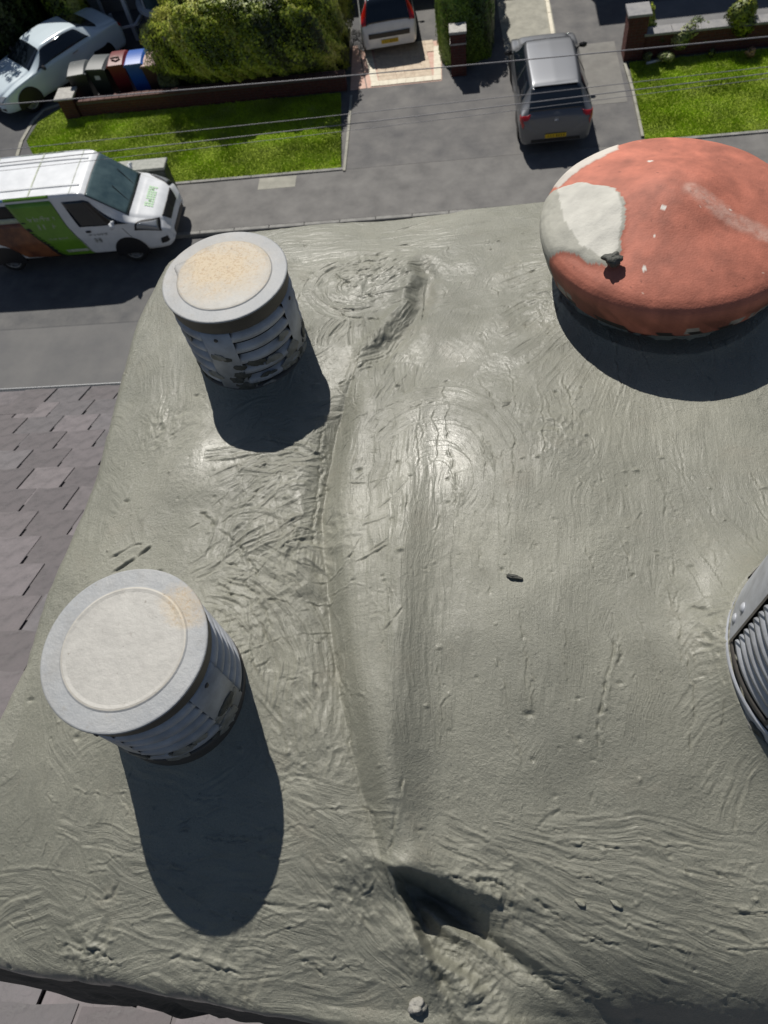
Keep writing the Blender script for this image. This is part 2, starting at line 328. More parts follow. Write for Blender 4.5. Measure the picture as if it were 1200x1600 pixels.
region(((-.28, .9), (-.12, 1.12)), 60, 18, 20, (.06, .16), (.01, .024), amp=.0034, lip=.003, keep=.5)
region(((-.78, 1.36), (1.0, 1.41)), 2, 4, 18, (.2, .5), (.015, .03), amp=.0018, lip=.0012, keep=.3)
# vertical pulls either side of the spine
for (x, w_) in ((520,.022),(545,.02),(572,.02),(600,.018),(640,.02),(668,.022),(700,.024),(735,.022),(770,.03),(815,.03),(860,.028),(900,.028)):
    stroke(PX([(x+rnd.uniform(-6,6), 600+rnd.uniform(0,60)),(x-6,800),(x-4,1000),(x+2,1180+rnd.uniform(-30,60))]), w_, amp=.0015, lam=.0055, lip=.0013, seed=rnd.randrange(200), fade=.06, keep=.3)
# nested arcs on the shiny shoulder
cx, cy = mp(680, 760)
for r in (.16, .125, .085, .05): stroke(arc_pts(cx, cy, r, R_(-20+rnd.uniform(-30,30)), R_(130+rnd.uniform(-40,30)), 12, 1.25), .02, amp=.0010, lam=.004, lip=.0010, seed=rnd.randrange(200), keep=.3)
cx, cy = mp(845, 690)
for r in (.10, .07, .04): stroke(arc_pts(cx, cy, r, R_(-100+rnd.uniform(-40,40)), R_(60+rnd.uniform(-40,40)), 12), .016, amp=.0011, lam=.0035, lip=.0013, seed=rnd.randrange(200), keep=.3)
# swirl beside the far pot
cx, cy = mp(560, 440)
for r in (.03, .06, .09, .11): stroke(arc_pts(cx, cy, r, R_(70+rnd.uniform(-35,35)), R_(300+rnd.uniform(-60,40)), 14, .8), .016, amp=.0036, lam=.006, lip=.0036, seed=rnd.randrange(200), keep=.4)
stroke(PX([(455,398),(520,388),(600,382),(650,380)]), .022, amp=.003, lip=.004, seed=12)
stroke(PX([(440,380),(560,368),(700,352),(835,340)]), .02, amp=.0015, lip=.002, seed=18)
# curved pulls round the near pot towards the spine
for i, r in enumerate((.16, .19, .215, .24, .27)):
    stroke(arc_pts(-.488, .331, r, R_(-15+i*4), R_(85-i*3), 12), .015, amp=.0036, lam=.005, lip=.0036, seed=30+i, keep=.3)
for i, (a0, a1, r) in enumerate(((100,175,.15),(110,170,.19),(-80,-30,.17))): stroke(arc_pts(-.488, .331, r, R_(a0), R_(a1), 10), .018, amp=.0014, lip=.001, seed=50+i)
# collar strokes at the cap pot and the right cowl
for i, a0 in enumerate(range(150, 250, 9)):
    c0, s0 = math.cos(R_(a0)), math.sin(R_(a0)); stroke([(.391+c0*.22, 1.15+s0*.22), (.391+c0*.28-.004, 1.15+s0*.28-.02), (.391+c0*.34-.008, 1.15+s0*.34-.05)], .013, amp=.003, lam=.004, lip=.003, seed=60+i, keep=.4)
for i, a0 in enumerate(range(150, 215, 8)):
    c0, s0 = math.cos(R_(a0)), math.sin(R_(a0)); stroke([(.56+c0*.195, .345+s0*.195), (.56+c0*.24, .345+s0*.24-.015), (.56+c0*.28, .345+s0*.28-.06)], .013, amp=.0032, lam=.004, lip=.003, seed=80+i, keep=.4)
# fan of brush marks sweeping down right from the torn edge
for (p0, p1, p2, w_) in (((640,1310),(840,1420),(1100,1560),.02),((660,1290),(900,1390),(1210,1500),.024),((760,1290),(960,1340),(1210,1400),.024),((850,1290),(1000,1290),(1220,1330),.02),
                         ((700,1400),(860,1500),(1000,1570),.02),((620,1330),(740,1400),(900,1520),.016),((900,1440),(1050,1500),(1220,1560),.022),((950,1380),(1100,1420),(1230,1450),.02),
                         ((650,1400),(760,1430),(880,1490),.014),((650,1430),(740,1460),(850,1530),.014),((655,1460),(730,1490),(820,1560),.012),((700,1340),(800,1380),(930,1440),.012)):
    stroke(PX([p0, p1, p2]), w_, amp=.0024, lam=.004, lip=.0024, seed=rnd.randrange(200), fade=.03, keep=.35)
for (p0, p1, p2, w_) in (((540,1300),(590,1390),(680,1490),.016),((500,1340),(560,1430),(640,1520),.016),((430,1330),(520,1440),(640,1570),.02),((60,1400),(200,1470),(420,1520),.018),((200,1350),(330,1420),(520,1500),.018),((0,1460),(150,1420),(300,1400),.018),((100,1330),(180,1380),(280,1440),.016),((20,1280),(120,1300),(230,1330),.018),((420,1250),(500,1300),(570,1360),.014)):
    stroke(PX([p0, p1, p2]), w_, amp=.0024, lam=.0045, lip=.0026, seed=rnd.randrange(200), fade=.03, keep=.35)
# thin torn lines, cracks and dragged grit
def scratch(pts, w_=.0018, dep=.003, seed=1, lip=.5):
    global D_
    xs = [p[0] for p in pts]; ys = [p[1] for p in pts]; pad = .015
    i0, i1 = np.searchsorted(gx, [min(xs)-pad, max(xs)+pad]); j0, j1 = np.searchsorted(gy, [min(ys)-pad, max(ys)+pad])
    if i1-i0 < 3 or j1-j0 < 3: return
    X = GX[j0:j1, i0:i1]; Y = GY[j0:j1, i0:i1]; jx_ = .009*vn(X*50, Y*50, seed) + .004*vn(X*160, Y*160, seed+2)
    d, s, a, l = seg_dist(X+jx_, Y+jx_, pts); f = sstep(0, .012, a) * sstep(0, .012, l-a) * np.clip(.45 + 1.3*vn(a*90, 0*a, seed+5), 0, 1)
    D_[j0:j1, i0:i1] += f * (-dep*np.exp(-(d/w_)**2) + lip*dep*np.exp(-((d-2.6*w_)/(1.5*w_))**2) * (s > 0))
for k, L_ in enumerate(([(85,1405),(120,1395),(135,1370)],[(370,1408),(430,1415),(510,1410)],[(505,640),(492,760),(486,850)],[(560,1240),(590,1310),(600,1350)],[(628,1210),(612,1290),(603,1340)],
    [(300,790),(370,850),(400,900)],[(330,905),(390,940),(415,1000)],[(350,870),(400,930),(420,990)],[(470,690),(500,720),(510,760)],[(840,1290),(860,1270),(880,1262)],[(960,1000),(940,1100),(930,1250)],[(1070,960),(1110,965),(1130,962)],
    [(520,1010),(540,1100),(548,1200)],[(780,1480),(840,1530),(900,1560)],[(700,1360),(780,1380),(830,1400)],[(830,1400),(860,1420),(900,1440)],[(640,1280),(670,1310),(720,1330)],[(580,560),(540,590),(520,600)],[(520,420),(560,450),(600,465)],[(510,470),(540,490),(600,500)],
    [(0,1480),(60,1490),(120,1520)],[(120,1515),(220,1500),(330,1530)],[(430,1500),(470,1520),(490,1540)],[(150,860),(180,845),(215,835)],[(160,880),(200,860),(235,835)])):
    scratch(PX(L_), .002, .0045, seed=k*3+1)
for i in range(150):
    x, y = rnd.uniform(-.77, 1.0), rnd.uniform(-.1, 1.38); an = R_(rnd.gauss(85, 30)) if x > -.1 else R_(rnd.uniform(0, 180)); l = rnd.uniform(.01, .05)
    scratch([(x, y), (x+math.cos(an)*l/2, y+math.sin(an)*l/2), (x+math.cos(an+.3)*l, y+math.sin(an+.3)*l)], .0012, .0022, seed=i % 200, lip=.8)
for i in range(240):
    zone = rnd.random()
    if zone < .35: x, y, an = rnd.uniform(-.15, .5), rnd.uniform(.2, .95), R_(rnd.gauss(90, 6))
    elif zone < .65: x, y, an = rnd.uniform(-.1, .7), rnd.uniform(-.08, .15), R_(rnd.gauss(-14, 8))
    elif zone < .85: x, y, an = rnd.uniform(-.5, -.15), rnd.uniform(.3, .9), R_(rnd.gauss(30, 45))
    else: x, y, an = rnd.uniform(-.8, -.2), rnd.uniform(-.07, .2), R_(rnd.gauss(-8, 15))
    l = rnd.uniform(.04, .16); scratch([(x, y), (x+math.cos(an)*l/2, y+math.sin(an)*l/2), (x+math.cos(an+.1)*l, y+math.sin(an+.1)*l)], .0011, rnd.uniform(.001, .0028), seed=i % 200, lip=.9)
# pits and grit
for i in range(600):
    x, y = rnd.uniform(-.79, 1.05), rnd.uniform(-.11, 1.4); r = abs(rnd.gauss(0, .0011)) + .0011; dep = rnd.choice((-1, 1)) * r * rnd.uniform(.6, 1.5)
    i0, i1 = np.searchsorted(gx, [x-3*r-.003, x+3*r+.003]); j0, j1 = np.searchsorted(gy, [y-3*r-.003, y+3*r+.003])
    D_[j0:j1, i0:i1] += dep * np.exp(-((GX[j0:j1,i0:i1]-x)**2/(r*rnd.uniform(.7, 2.0))**2 + (GY[j0:j1,i0:i1]-y)**2/r**2))
# coarse torn texture in patches
def rough_patch(px, py, r, amp, f=55, seed=3):
    global D_
    cx, cy = mp(px, py); m_ = np.exp(-(((GX-cx)**2 + (GY-cy)**2) / r**2)); n_ = fbm(GX*f + wx*150, GY*f + wy*150, 4, seed)
    D_ += m_ * amp * (.35 - np.abs(n_)*1.6)
for a_ in ((450,860,.10,.008,30,3),(590,420,.06,.008,35,4),(730,1545,.05,.008,60,5),(660,1500,.04,.006,60,6),(480,1150,.09,.004,50,7),(340,1000,.05,.006,40,8),(250,650,.06,.005,45,9),(1110,1000,.03,.008,50,10),(870,680,.06,.004,50,11),(60,1490,.05,.010,35,12),(860,480,.05,.006,45,13),(300,1510,.08,.005,45,14),(540,1400,.05,.006,45,15),(780,1400,.06,.006,50,16)):
    rough_patch(*a_)
D_ += .006*FG*np.exp(-((lx_-.10)/.11)**2)*np.exp(-(ly_/.09)**2)
D_ = D_ * sstep(0, .01, np.minimum.reduce([np.hypot(GX-c[0], GY-c[1]) - c[2]*.8 for c in POTS]) + .03)
H = Z + D_
# outline: rounded lip, slightly wavering and drawn in at the far left corner
ex = -.785 + .03 * sstep(1.2, 1.45, GY) - .04 * sstep(.95, .5, GY)*0 - .045 * (1 - sstep(.45, .85, GY)) - .16 * np.clip((.40 - GY) / .5, 0, 1) + .006*vn(GY*9, GY*0, 3) + .002*vn(GY*60, 0*GY, 8)
ey = -.080 - .050*sstep(-.85, -.05, GX) + .012 * vn(GX*7, 0*GX, 13) + .004*vn(GX*40, 0*GX, 14); eyf = 1.478 + .006*vn(GX*8, 0*GX, 15) - .05*np.clip((-.62-GX)/.12, 0, 1)**2
def lip_drop(d, r, dp): q = np.clip(1 - d/r, 0, 1); return dp * (1 - np.sqrt(np.clip(1 - q*q, 0, 1)))
H -= lip_drop(GX-ex, .035, .05) + lip_drop(GY-ey, .022, .022) + lip_drop(eyf-GY, .02, .035) + lip_drop(1.06-GX, .03, .05)
H -= np.clip(ey-GY, 0, 1) * (6.5 + 2.5*vn(GX*30, GY*30, 91)); SX = np.maximum(GX, ex); SX = np.minimum(SX, 1.06); SY = np.minimum(GY, eyf)
out = np.maximum.reduce([ex-GX, GY-eyf, GX-1.06, 0*GX])
H -= np.clip(out / .010, 0, 2) * .12
ny_, nx_ = GX.shape
co = np.stack([SX, SY, H + MZ], -1).reshape(-1, 3).astype(np.float32)
idx = np.arange(nx_*ny_).reshape(ny_, nx_); quads = np.stack([idx[:-1,:-1], idx[:-1,1:], idx[1:,1:], idx[1:,:-1]], -1).reshape(-1, 4)
def fast_mesh(name, co, quads, material, smooth=True):
    me = bpy.data.meshes.new(name); me.vertices.add(len(co)); me.vertices.foreach_set('co', np.ascontiguousarray(co, dtype=np.float32).ravel())
    k = quads.shape[1]; me.loops.add(quads.size); me.loops.foreach_set('vertex_index', quads.ravel().astype(np.int32)); me.polygons.add(len(quads))
    me.polygons.foreach_set('loop_start', np.arange(0, quads.size, k, dtype=np.int32)); me.polygons.foreach_set('loop_total', np.full(len(quads), k, np.int32))
    if smooth: me.polygons.foreach_set('use_smooth', np.ones(len(quads), bool))
    me.materials.append(material); me.update(calc_edges=True); return me
def hz(x, y):
    """top of the mortar at x, y"""
    i = int(np.clip((x-X0)/STEP, 0, nx_-1)); j = int(np.clip((y-Y0)/STEP, 0, ny_-1)); return float(H[j, i] + MZ)
stack = empty('chimney_stack', (.14, .65, 8.0), label='brick chimney stack topped with fresh wet grey mortar that the flue cowls stand in', cat='chimney')
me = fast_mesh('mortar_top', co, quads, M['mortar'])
me.materials.append(mat('shaded_old_edge', (.03,.03,.027), .9, col2=(.075,.07,.055), nscale=30, bump=.004, bscale=70)); fe = (GY[:-1,:-1] < ey[:-1,:-1] - .004 + .006*vn(GX[:-1,:-1]*40, 0*GX[:-1,:-1], 95)).ravel(); me.polygons.foreach_set('material_index', fe.astype(np.int32))  # skirt faces: underside shade put into a near-black colour, over dirty old mortar
WM = .24 + .4*np.clip(WET-.45, 0, 1)
for (px, py, r1_, r2_, w_) in ((685,690,.075,.15,1.0),(640,560,.07,.06,.55),(395,765,.09,.05,.8),(250,590,.06,.09,.9),(330,720,.09,.06,.85),(470,780,.05,.1,.8),(600,430,.08,.05,.6),(1075,1030,.03,.10,.9),(1100,930,.03,.06,.5),(500,640,.03,.09,.5),(850,470,.03,.06,.5),(560,470,.07,.06,.35),(470,900,.06,.07,.45),(700,370,.2,.03,.35),(480,1120,.07,.08,.25)):
    cx, cy = mp(px, py); WM = np.maximum(WM, w_*np.exp(-(((GX+wx*1.5-cx)/r1_)**2 + ((GY+wy*1.5-cy)/r2_)**2)))
at_ = me.attributes.new('wet', 'FLOAT', 'POINT'); at_.data.foreach_set('value', np.clip(WM, 0, 1).astype(np.float32).ravel())
at_ = me.attributes.new('brush', 'FLOAT_VECTOR', 'POINT'); at_.data.foreach_set('vector', BR.astype(np.float32).ravel())
at_ = me.attributes.new('brush_depth', 'FLOAT', 'POINT'); at_.data.foreach_set('value', np.clip(BA, 0, 1).astype(np.float32).ravel())
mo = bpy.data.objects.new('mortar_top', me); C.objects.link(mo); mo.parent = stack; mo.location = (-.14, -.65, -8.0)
def course_bricks(mb, x0, x1, y0, y1, z0, z1, skip=None):
    """brick faces of a rectangular block, real boxes 6 mm proud of the joints"""
    L_, Hh, J = .215, .065, .01; n = int((z1-z0) / (Hh+J))
    for c in range(n):
        z = z0 + c*(Hh+J) + J; o = (L_+J)/2 if c % 2 else 0
        for (a, b, fixed, ax, sgn) in ((x0, x1, y0, 'x', -1), (x0, x1, y1, 'x', 1), (y0, y1, x0, 'y', -1), (y0, y1, x1, 'y', 1)):
            t = a - o
            while t < b - .02:
                s, e = max(t, a), min(t+L_, b); t += L_+J
                if e - s < .03: continue
                p = random.uniform(.003, .007)
                lo, hi = (fixed-p, fixed+.03) if sgn < 0 else (fixed-.03, fixed+p)
                if ax == 'x': mb.box(s, e, lo, hi, z, z+Hh)
                else: mb.box(lo, hi, s, e, z, z+Hh)
# brick body below the mortar
mb = MB(); mb.box(-.75, 1.03, -.05, 1.43, 8.0, MZ-.30); c_ = mb.build('brick_core', M['joint'], stack); c_.location = (-.14, -.65, -8.0)
mb = MB(); course_bricks(mb, -.75, 1.03, -.05, 1.43, 8.5, MZ-.30); c_ = mb.build('brickwork', M['brick'], stack); c_.location = (-.14, -.65, -8.0); c_['kind'] = 'stuff'

def lump(name, loc, r, material, label=None, cat=None, parent=None, sq=(1, 1, .7), seed=0, rot=0, n=12):
    vs_, fs_ = [], []
    for i in range(n+1):
        th = math.pi*i/n
        for j in range(n*2):
            ph = math.pi*j/n; x, y, z = math.sin(th)*math.cos(ph), math.sin(th)*math.sin(ph), math.cos(th)
            k = r * (1 + .75*float(vn(x*1.6+seed, y*1.6+z*1.3, seed)) + .3*float(vn(x*5+seed, y*5+z*3, seed+1))); vs_.append((x*k*sq[0], y*k*sq[1], z*k*sq[2]))
    for i in range(n):
        for j in range(n*2): q = (j+1) % (n*2); fs_.append((i*n*2+j, (i+1)*n*2+j, (i+1)*n*2+q, i*n*2+q))
    o = mesh_obj(name, vs_, fs_, material, parent, True); o.location = loc; o.rotation_euler = (0, 0, rot)
    if label: tag(o, label, cat)
    return o
# crumbs that lie on the mortar
def crumb(px, py, r, label, sq=(1.4, .7, .6), mat_='mortar', rot=0, seed=1, cat='mortar crumb'):
    x, y = mp(px, py); z = hz(x, y); x, y = spot(px, py, z); z = hz(x, y)
    lump('mortar_crumb', (x, y, z + r*.25), r, M[mat_], label, cat, None, sq, seed, rot)
crumb(803, 902, .011, 'small dark sliver of mortar lying on the smooth middle of the chimney top', (1.6,.4,.4), 'mortar_dark', -.3, 4)
crumb(651, 1572, .013, 'pale mortar lump on the near edge beside the rubble ridge', (1, .9, .8), 'mortar_dry', .3, 6)
crumb(905, 1410, .005, 'left one of two small crumbs in the brush marks at lower right', (1.5,.8,.7), 'mortar', -.5, 9)
crumb(962, 1412, .005, 'right one of two small crumbs in the brush marks at lower right', (1.6,.7,.6), 'mortar', -.5, 11)

# ------------------------------------------------------------------ flue cowls
def cap_mat(name, sx, sy, sr, strength, notch):
    """oxidised aluminium disc: pale inner disc with a tan stain"""
    m = bpy.data.materials.new(name); m.use_nodes = True; t = m.node_tree; N = t.nodes; L = t.links; b = N['Principled BSDF']
    tc = N.new('ShaderNodeTexCoord'); O = tc.outputs['Object']; b.inputs['Roughness'].default_value = .5; b.inputs['Metallic'].default_value = .0; b.inputs['Specular IOR Level'].default_value = .35
    def noise(sc, det=6, rg=.6):
        n = N.new('ShaderNodeTexNoise'); n.inputs['Scale'].default_value = sc; n.inputs['Detail'].default_value = det; n.inputs['Roughness'].default_value = rg; L.new(O, n.inputs['Vector']); return n.outputs['Fac']
    def rng(s, a, b_, c, d):
        r = N.new('ShaderNodeMapRange'); [setattr(r.inputs[k], 'default_value', v) for k, v in (('From Min',a),('From Max',b_),('To Min',c),('To Max',d))]; L.new(s, r.inputs['Value']); return r.outputs[0]
    def mix(f, A, B):
        x = N.new('ShaderNodeMix'); x.data_type = 'RGBA'
        for k, v in (('Factor', f), ('A', A), ('B', B)):
            if isinstance(v, (tuple, float)): x.inputs[k].default_value = v if isinstance(v, float) else (*v, 1)
            else: L.new(v, x.inputs[k])
        return x.outputs['Result']
    def math_(op, a, b_):
        x = N.new('ShaderNodeMath'); x.operation = op
        for i, v in enumerate((a, b_)):
            if isinstance(v, (int, float)): x.inputs[i].default_value = v
            else: L.new(v, x.inputs[i])
        return x.outputs[0]
    sep = N.new('ShaderNodeSeparateXYZ'); L.new(O, sep.inputs[0])
    def dist(cx, cy, kx=1.0):
        a = math_('MULTIPLY', math_('SUBTRACT', sep.outputs[0], cx), kx); bb = math_('SUBTRACT', sep.outputs[1], cy)
        return math_('SQRT', math_('ADD', math_('MULTIPLY', a, a), math_('MULTIPLY', bb, bb)), 0)
    r0 = dist(0, 0); inner = rng(math_('ADD', r0, math_('MULTIPLY', noise(30, 3), .004)), .0905, .0885, 0, 1)
    col = mix(rng(noise(14, 7, .7), .3, .7, 0, 1), (.27,.285,.30), (.35,.355,.355))
    incol = mix(rng(noise(20, 7, .7), .3, .7, 0, 1), (.36,.35,.325), (.44,.43,.40))
    col = mix(inner, col, incol)
    ring = rng(math_('ABSOLUTE', math_('SUBTRACT', r0, .0885), 0), .0, .0022, .7, 0); col = mix(ring, col, (.52,.48,.40))
    st = math_('ADD', dist(sx, sy, .8), math_('MULTIPLY', math_('SUBTRACT', noise(26, 6, .7), .5), .09)); sm = math_('MULTIPLY', rng(st, sr*1.2, sr*.35, 0, strength), rng(r0, .094, .088, .25, 1) if notch else 1.0)
    col = mix(sm, col, (.47,.38,.25))
    sm2 = math_('MULTIPLY', rng(noise(190, 5, .75), .50, .60, 0, .95), sm); col = mix(sm2, col, (.36,.25,.14))
    col = mix(math_('MULTIPLY', rng(noise(95, 3, .5), .70, .76, 0, .8), .8), col, (.2,.18,.15))
    col = mix(rng(noise(9, 9, .72), .50, .66, 0, .45), col, (.24,.235,.22)); col = mix(rng(noise(46, 9, .8), .58, .68, 0, .55), col, (.23,.215,.185))
    L.new(col, b.inputs['Base Color'])
    bp = N.new('ShaderNodeBump'); bp.inputs['Distance'].default_value = .0014; L.new(noise(70, 6, .7), bp.inputs['Height']); L.new(bp.outputs[0], b.inputs['Normal'])
    return m
def cowl(x, y, ztop, zbot, label, cmat, rz, notch, seed, R=.12, tiltx=0, tilty=0):
    root = empty('flue_cowl', (x, y, zbot), rz, label, 'flue cowl', 'gas flue cowls bedded in the mortar'); root.rotation_euler = (tiltx, tilty, rz)
    h = ztop - zbot; k = R/.12; n = 96
    # top disc: outer ring a little lower than the pressed inner disc
    mb = MB(); vs_, fs_ = [], []
    prof = [(.0005, .0016), (.03, .0014), (.06, .0016), (.082, .0014), (.087, .0022), (.0895, .0016), (.092, 0), (.105, 0), (.1175, 0), (.1192, -.0006), (.12, -.0018), (.12, -.0030), (.1185, -.0032)]
    for (r, z) in prof:
        for q in range(n):
            t = 2*math.pi*q/n; rr_ = r*k
            if .08 < r < .093 and notch:
                dlt = (t - R_(170) + math.pi) % (2*math.pi) - math.pi; rr_ += .016*k*math.exp(-(dlt/.16)**2)
            vs_.append((rr_*math.cos(t), rr_*math.sin(t), h + z + .0012*float(vn(r*math.cos(t)*25+seed, r*math.sin(t)*25, seed))))
    for i in range(len(prof)-1):
        for q in range(n): j = (q+1) % n; fs_.append((i*n+q, (i+1)*n+q, (i+1)*n+j, i*n+j))
    mb.add(vs_, fs_); mb.build('cap_disc', cmat, root, False)
    MB().lathe([(.1185*k, h-.0031), (.1165*k, h-.006), (.1160*k, h-.030), (.1140*k, h-.036), (.10*k, h-.038)], n).build('cap_skirt', M['alu_dirty'], root, True)
    MB().lathe([(.097*k, h-.038), (.097*k, -.03)], 64).build('inner_drum', M['dark'], root, True)
    MB().lathe([(.1*k, .012), (.1150*k, .012), (.1168*k, .006), (.1168*k, -.004), (.1165*k, -.06)], n).build('base_ring', M['alu_dirty'], root, True)
    z0, z1 = .012, h - .040; ns = 5; sh = (z1-z0)/ns
    for b_ in range(4):
        a0 = R_(90*b_ + 15); a1 = R_(90*b_ + 75)
        for s in range(ns):
            zt = z1 - s*sh; pr = []
            for u in range(9):
                w_ = u/8; pr.append(((.1060 + .0112*math.sin(math.pi*min(1, w_*.96+.02))**.8)*k, zt - .0012 - w_*(sh-.0036)))
            pr.append((.1*k, zt-sh+.001)); m_ = MB().lathe(pr, 20, (0, 0), a0, a1)
            # close the two ends of the slat
            nn = 21; e0 = [i*nn for i in range(len(pr))]; e1 = [i*nn+20 for i in range(len(pr))]; m_.f += [tuple(e0), tuple(e1[::-1])]
            o = m_.build('louvre_slat', M['alu'], root, True)
        m_ = MB().lathe([(.1*k, z1+.004), (.1150*k, z1+.002), (.1152*k, (z0+z1)/2), (.1158*k, z0-.002), (.1*k, z0-.004)], 10, (0, 0), a1, a1 + R_(30)); m_.build('side_plate', M['alu'], root, True)
        # rivets on the plates
        for zz in (z1-.012, z0+.02):
            t = a1 + R_(15); c_ = Vector((math.cos(t), math.sin(t), 0)); p = c_*.1148*k + Vector((0, 0, zz)); MB().tube([p, p + c_*.0025], [.0045, .003], 10).build('rivet', M['alu_dirty'], root, True)
    # smears and clots of mortar on the side
    rs = random.Random(seed)
    for i in range(40):
        t = R_(rs.uniform(-175, 20)); zz = abs(rs.gauss(0, .038)) + .002
        if zz > h - .05: continue
        rr_ = .1145*k; s = rs.uniform(.004, .014)
        o = lump('mortar_smear', (rr_*math.cos(t), rr_*math.sin(t), zz), s, M['mortar_dark'] if rs.random() < .45 else M['mortar_dry'], None, None, root, (.22, 1.5, 1.0), seed+i, t, 8)
    return root
CM1 = cap_mat('cap_tan_stain', -.018, .022, .085, 1.0, True); CM2 = cap_mat('cap_clean', .055, .085, .03, .55, False)
cowl(-.448, 1.055, CAM_Z-.93, CAM_Z-1.13, 'far left aluminium flue cowl with a tan stained disc and a notch in its rim', CM1, R_(-8), True, 21)
cowl(-.488, .331, CAM_Z-.93, CAM_Z-1.13, 'near left aluminium flue cowl with a clean pale disc, close to the roof slates', CM2, R_(-20), False, 33)

# larger cowl cut by the right edge of the photo
def big_cowl(x, y, zb, r, h):
    root = empty('louvred_cowl', (x, y, zb), R_(0), 'large riveted metal cowl with louvres at the right edge of the mortar', 'flue cowl')
    n = 96
    MB().lathe([(r*.985, -.05), (r, -.002), (r*1.012, .004), (r*1.018, .009), (r*1.012, .014), (r*.995, .018)], n).build('lower_band', M['alu_dirty'], root, True)
    MB().lathe([(r*1.0, .046), (r*1.012, .048), (r*1.015, .0505), (r*1.012, .053), (r*1.0, .055)], n).build('rolled_bead', M['alu'], root, True)
    MB().lathe([(r*.99, .012), (r*1.0, .03), (r*1.005, .048)], n).build('lower_collar', M['alu'], root, True)
    MB().lathe([(r*.9, .05), (r*.9, h-.01)], 64).build('inner_drum', M['dark'], root, True)
    # casing with openings
    for k in range(5):
        a0 = R_(72*k + 172); 
        MB().lathe([(r*.985, .054), (r*.99, .06), (r*.985, h-.02), (r*.97, h)], 16, (0, 0), a0-R_(34), a0).build('casing_plate', M['alu'], root, True)
        for zz in (.078, .118):
            for ta in (a0-R_(9),):
                c_ = Vector((math.cos(ta), math.sin(ta), 0)); p = c_*r*.984 + Vector((0, 0, zz)); MB().tube([p, p+c_*.002, p+c_*.0045], [.0085, .008, .004], 14).build('rivet', M['alu'], root, True)
        f = MB().lathe([(r*.99, .060), (r*1.0, .062), (r*1.0, .07), (r*.99, .072)], 16, (0, 0), a0, a0+R_(38)); f.build('opening_frame', M['alu_dirty'], root, True)
        for ta in (a0, a0+R_(37)): MB().lathe([(r*.985, .062), (r*1.003, .062), (r*1.003, h-.03), (r*.985, h-.03)], 2, (0, 0), ta, ta+R_(1.5)).build('opening_frame', M['alu_dirty'], root)
        for s in range(9):
            z = .078 + s*.021
            if z > h-.035: break
            MB().lathe([(r*.90, z+.016), (r*.955, z+.012), (r*.985, z+.004), (r*.985, z-.002), (r*.95, z-.001), (r*.90, z+.004)], 16, (0, 0), a0+R_(1.5), a0+R_(36.5)).build('louvre_slat', M['alu'], root, True)
    MB().lathe([(0, h+.03), (r*.6, h+.026), (r*.90, h+.014), (r*.965, h+.008), (r*.985, h), (r*.985, h-.008), (r*.9, h-.012)], n).build('cap_disc', M['alu'], root, True)
    rs = random.Random(4)
    for i in range(22):
        t = R_(rs.uniform(165, 260)); s = rs.uniform(.006, .016); lump('mortar_smear', (r*1.0*math.cos(t), r*1.0*math.sin(t), rs.uniform(.0, .03)), s, M['mortar_dark'] if rs.random() < .6 else M['mortar_dry'], None, None, root, (.5, 1.4, 1.0), 60+i, t, 8)
    return root
big_cowl(.545, .352, MZ - .005, .187, .27)

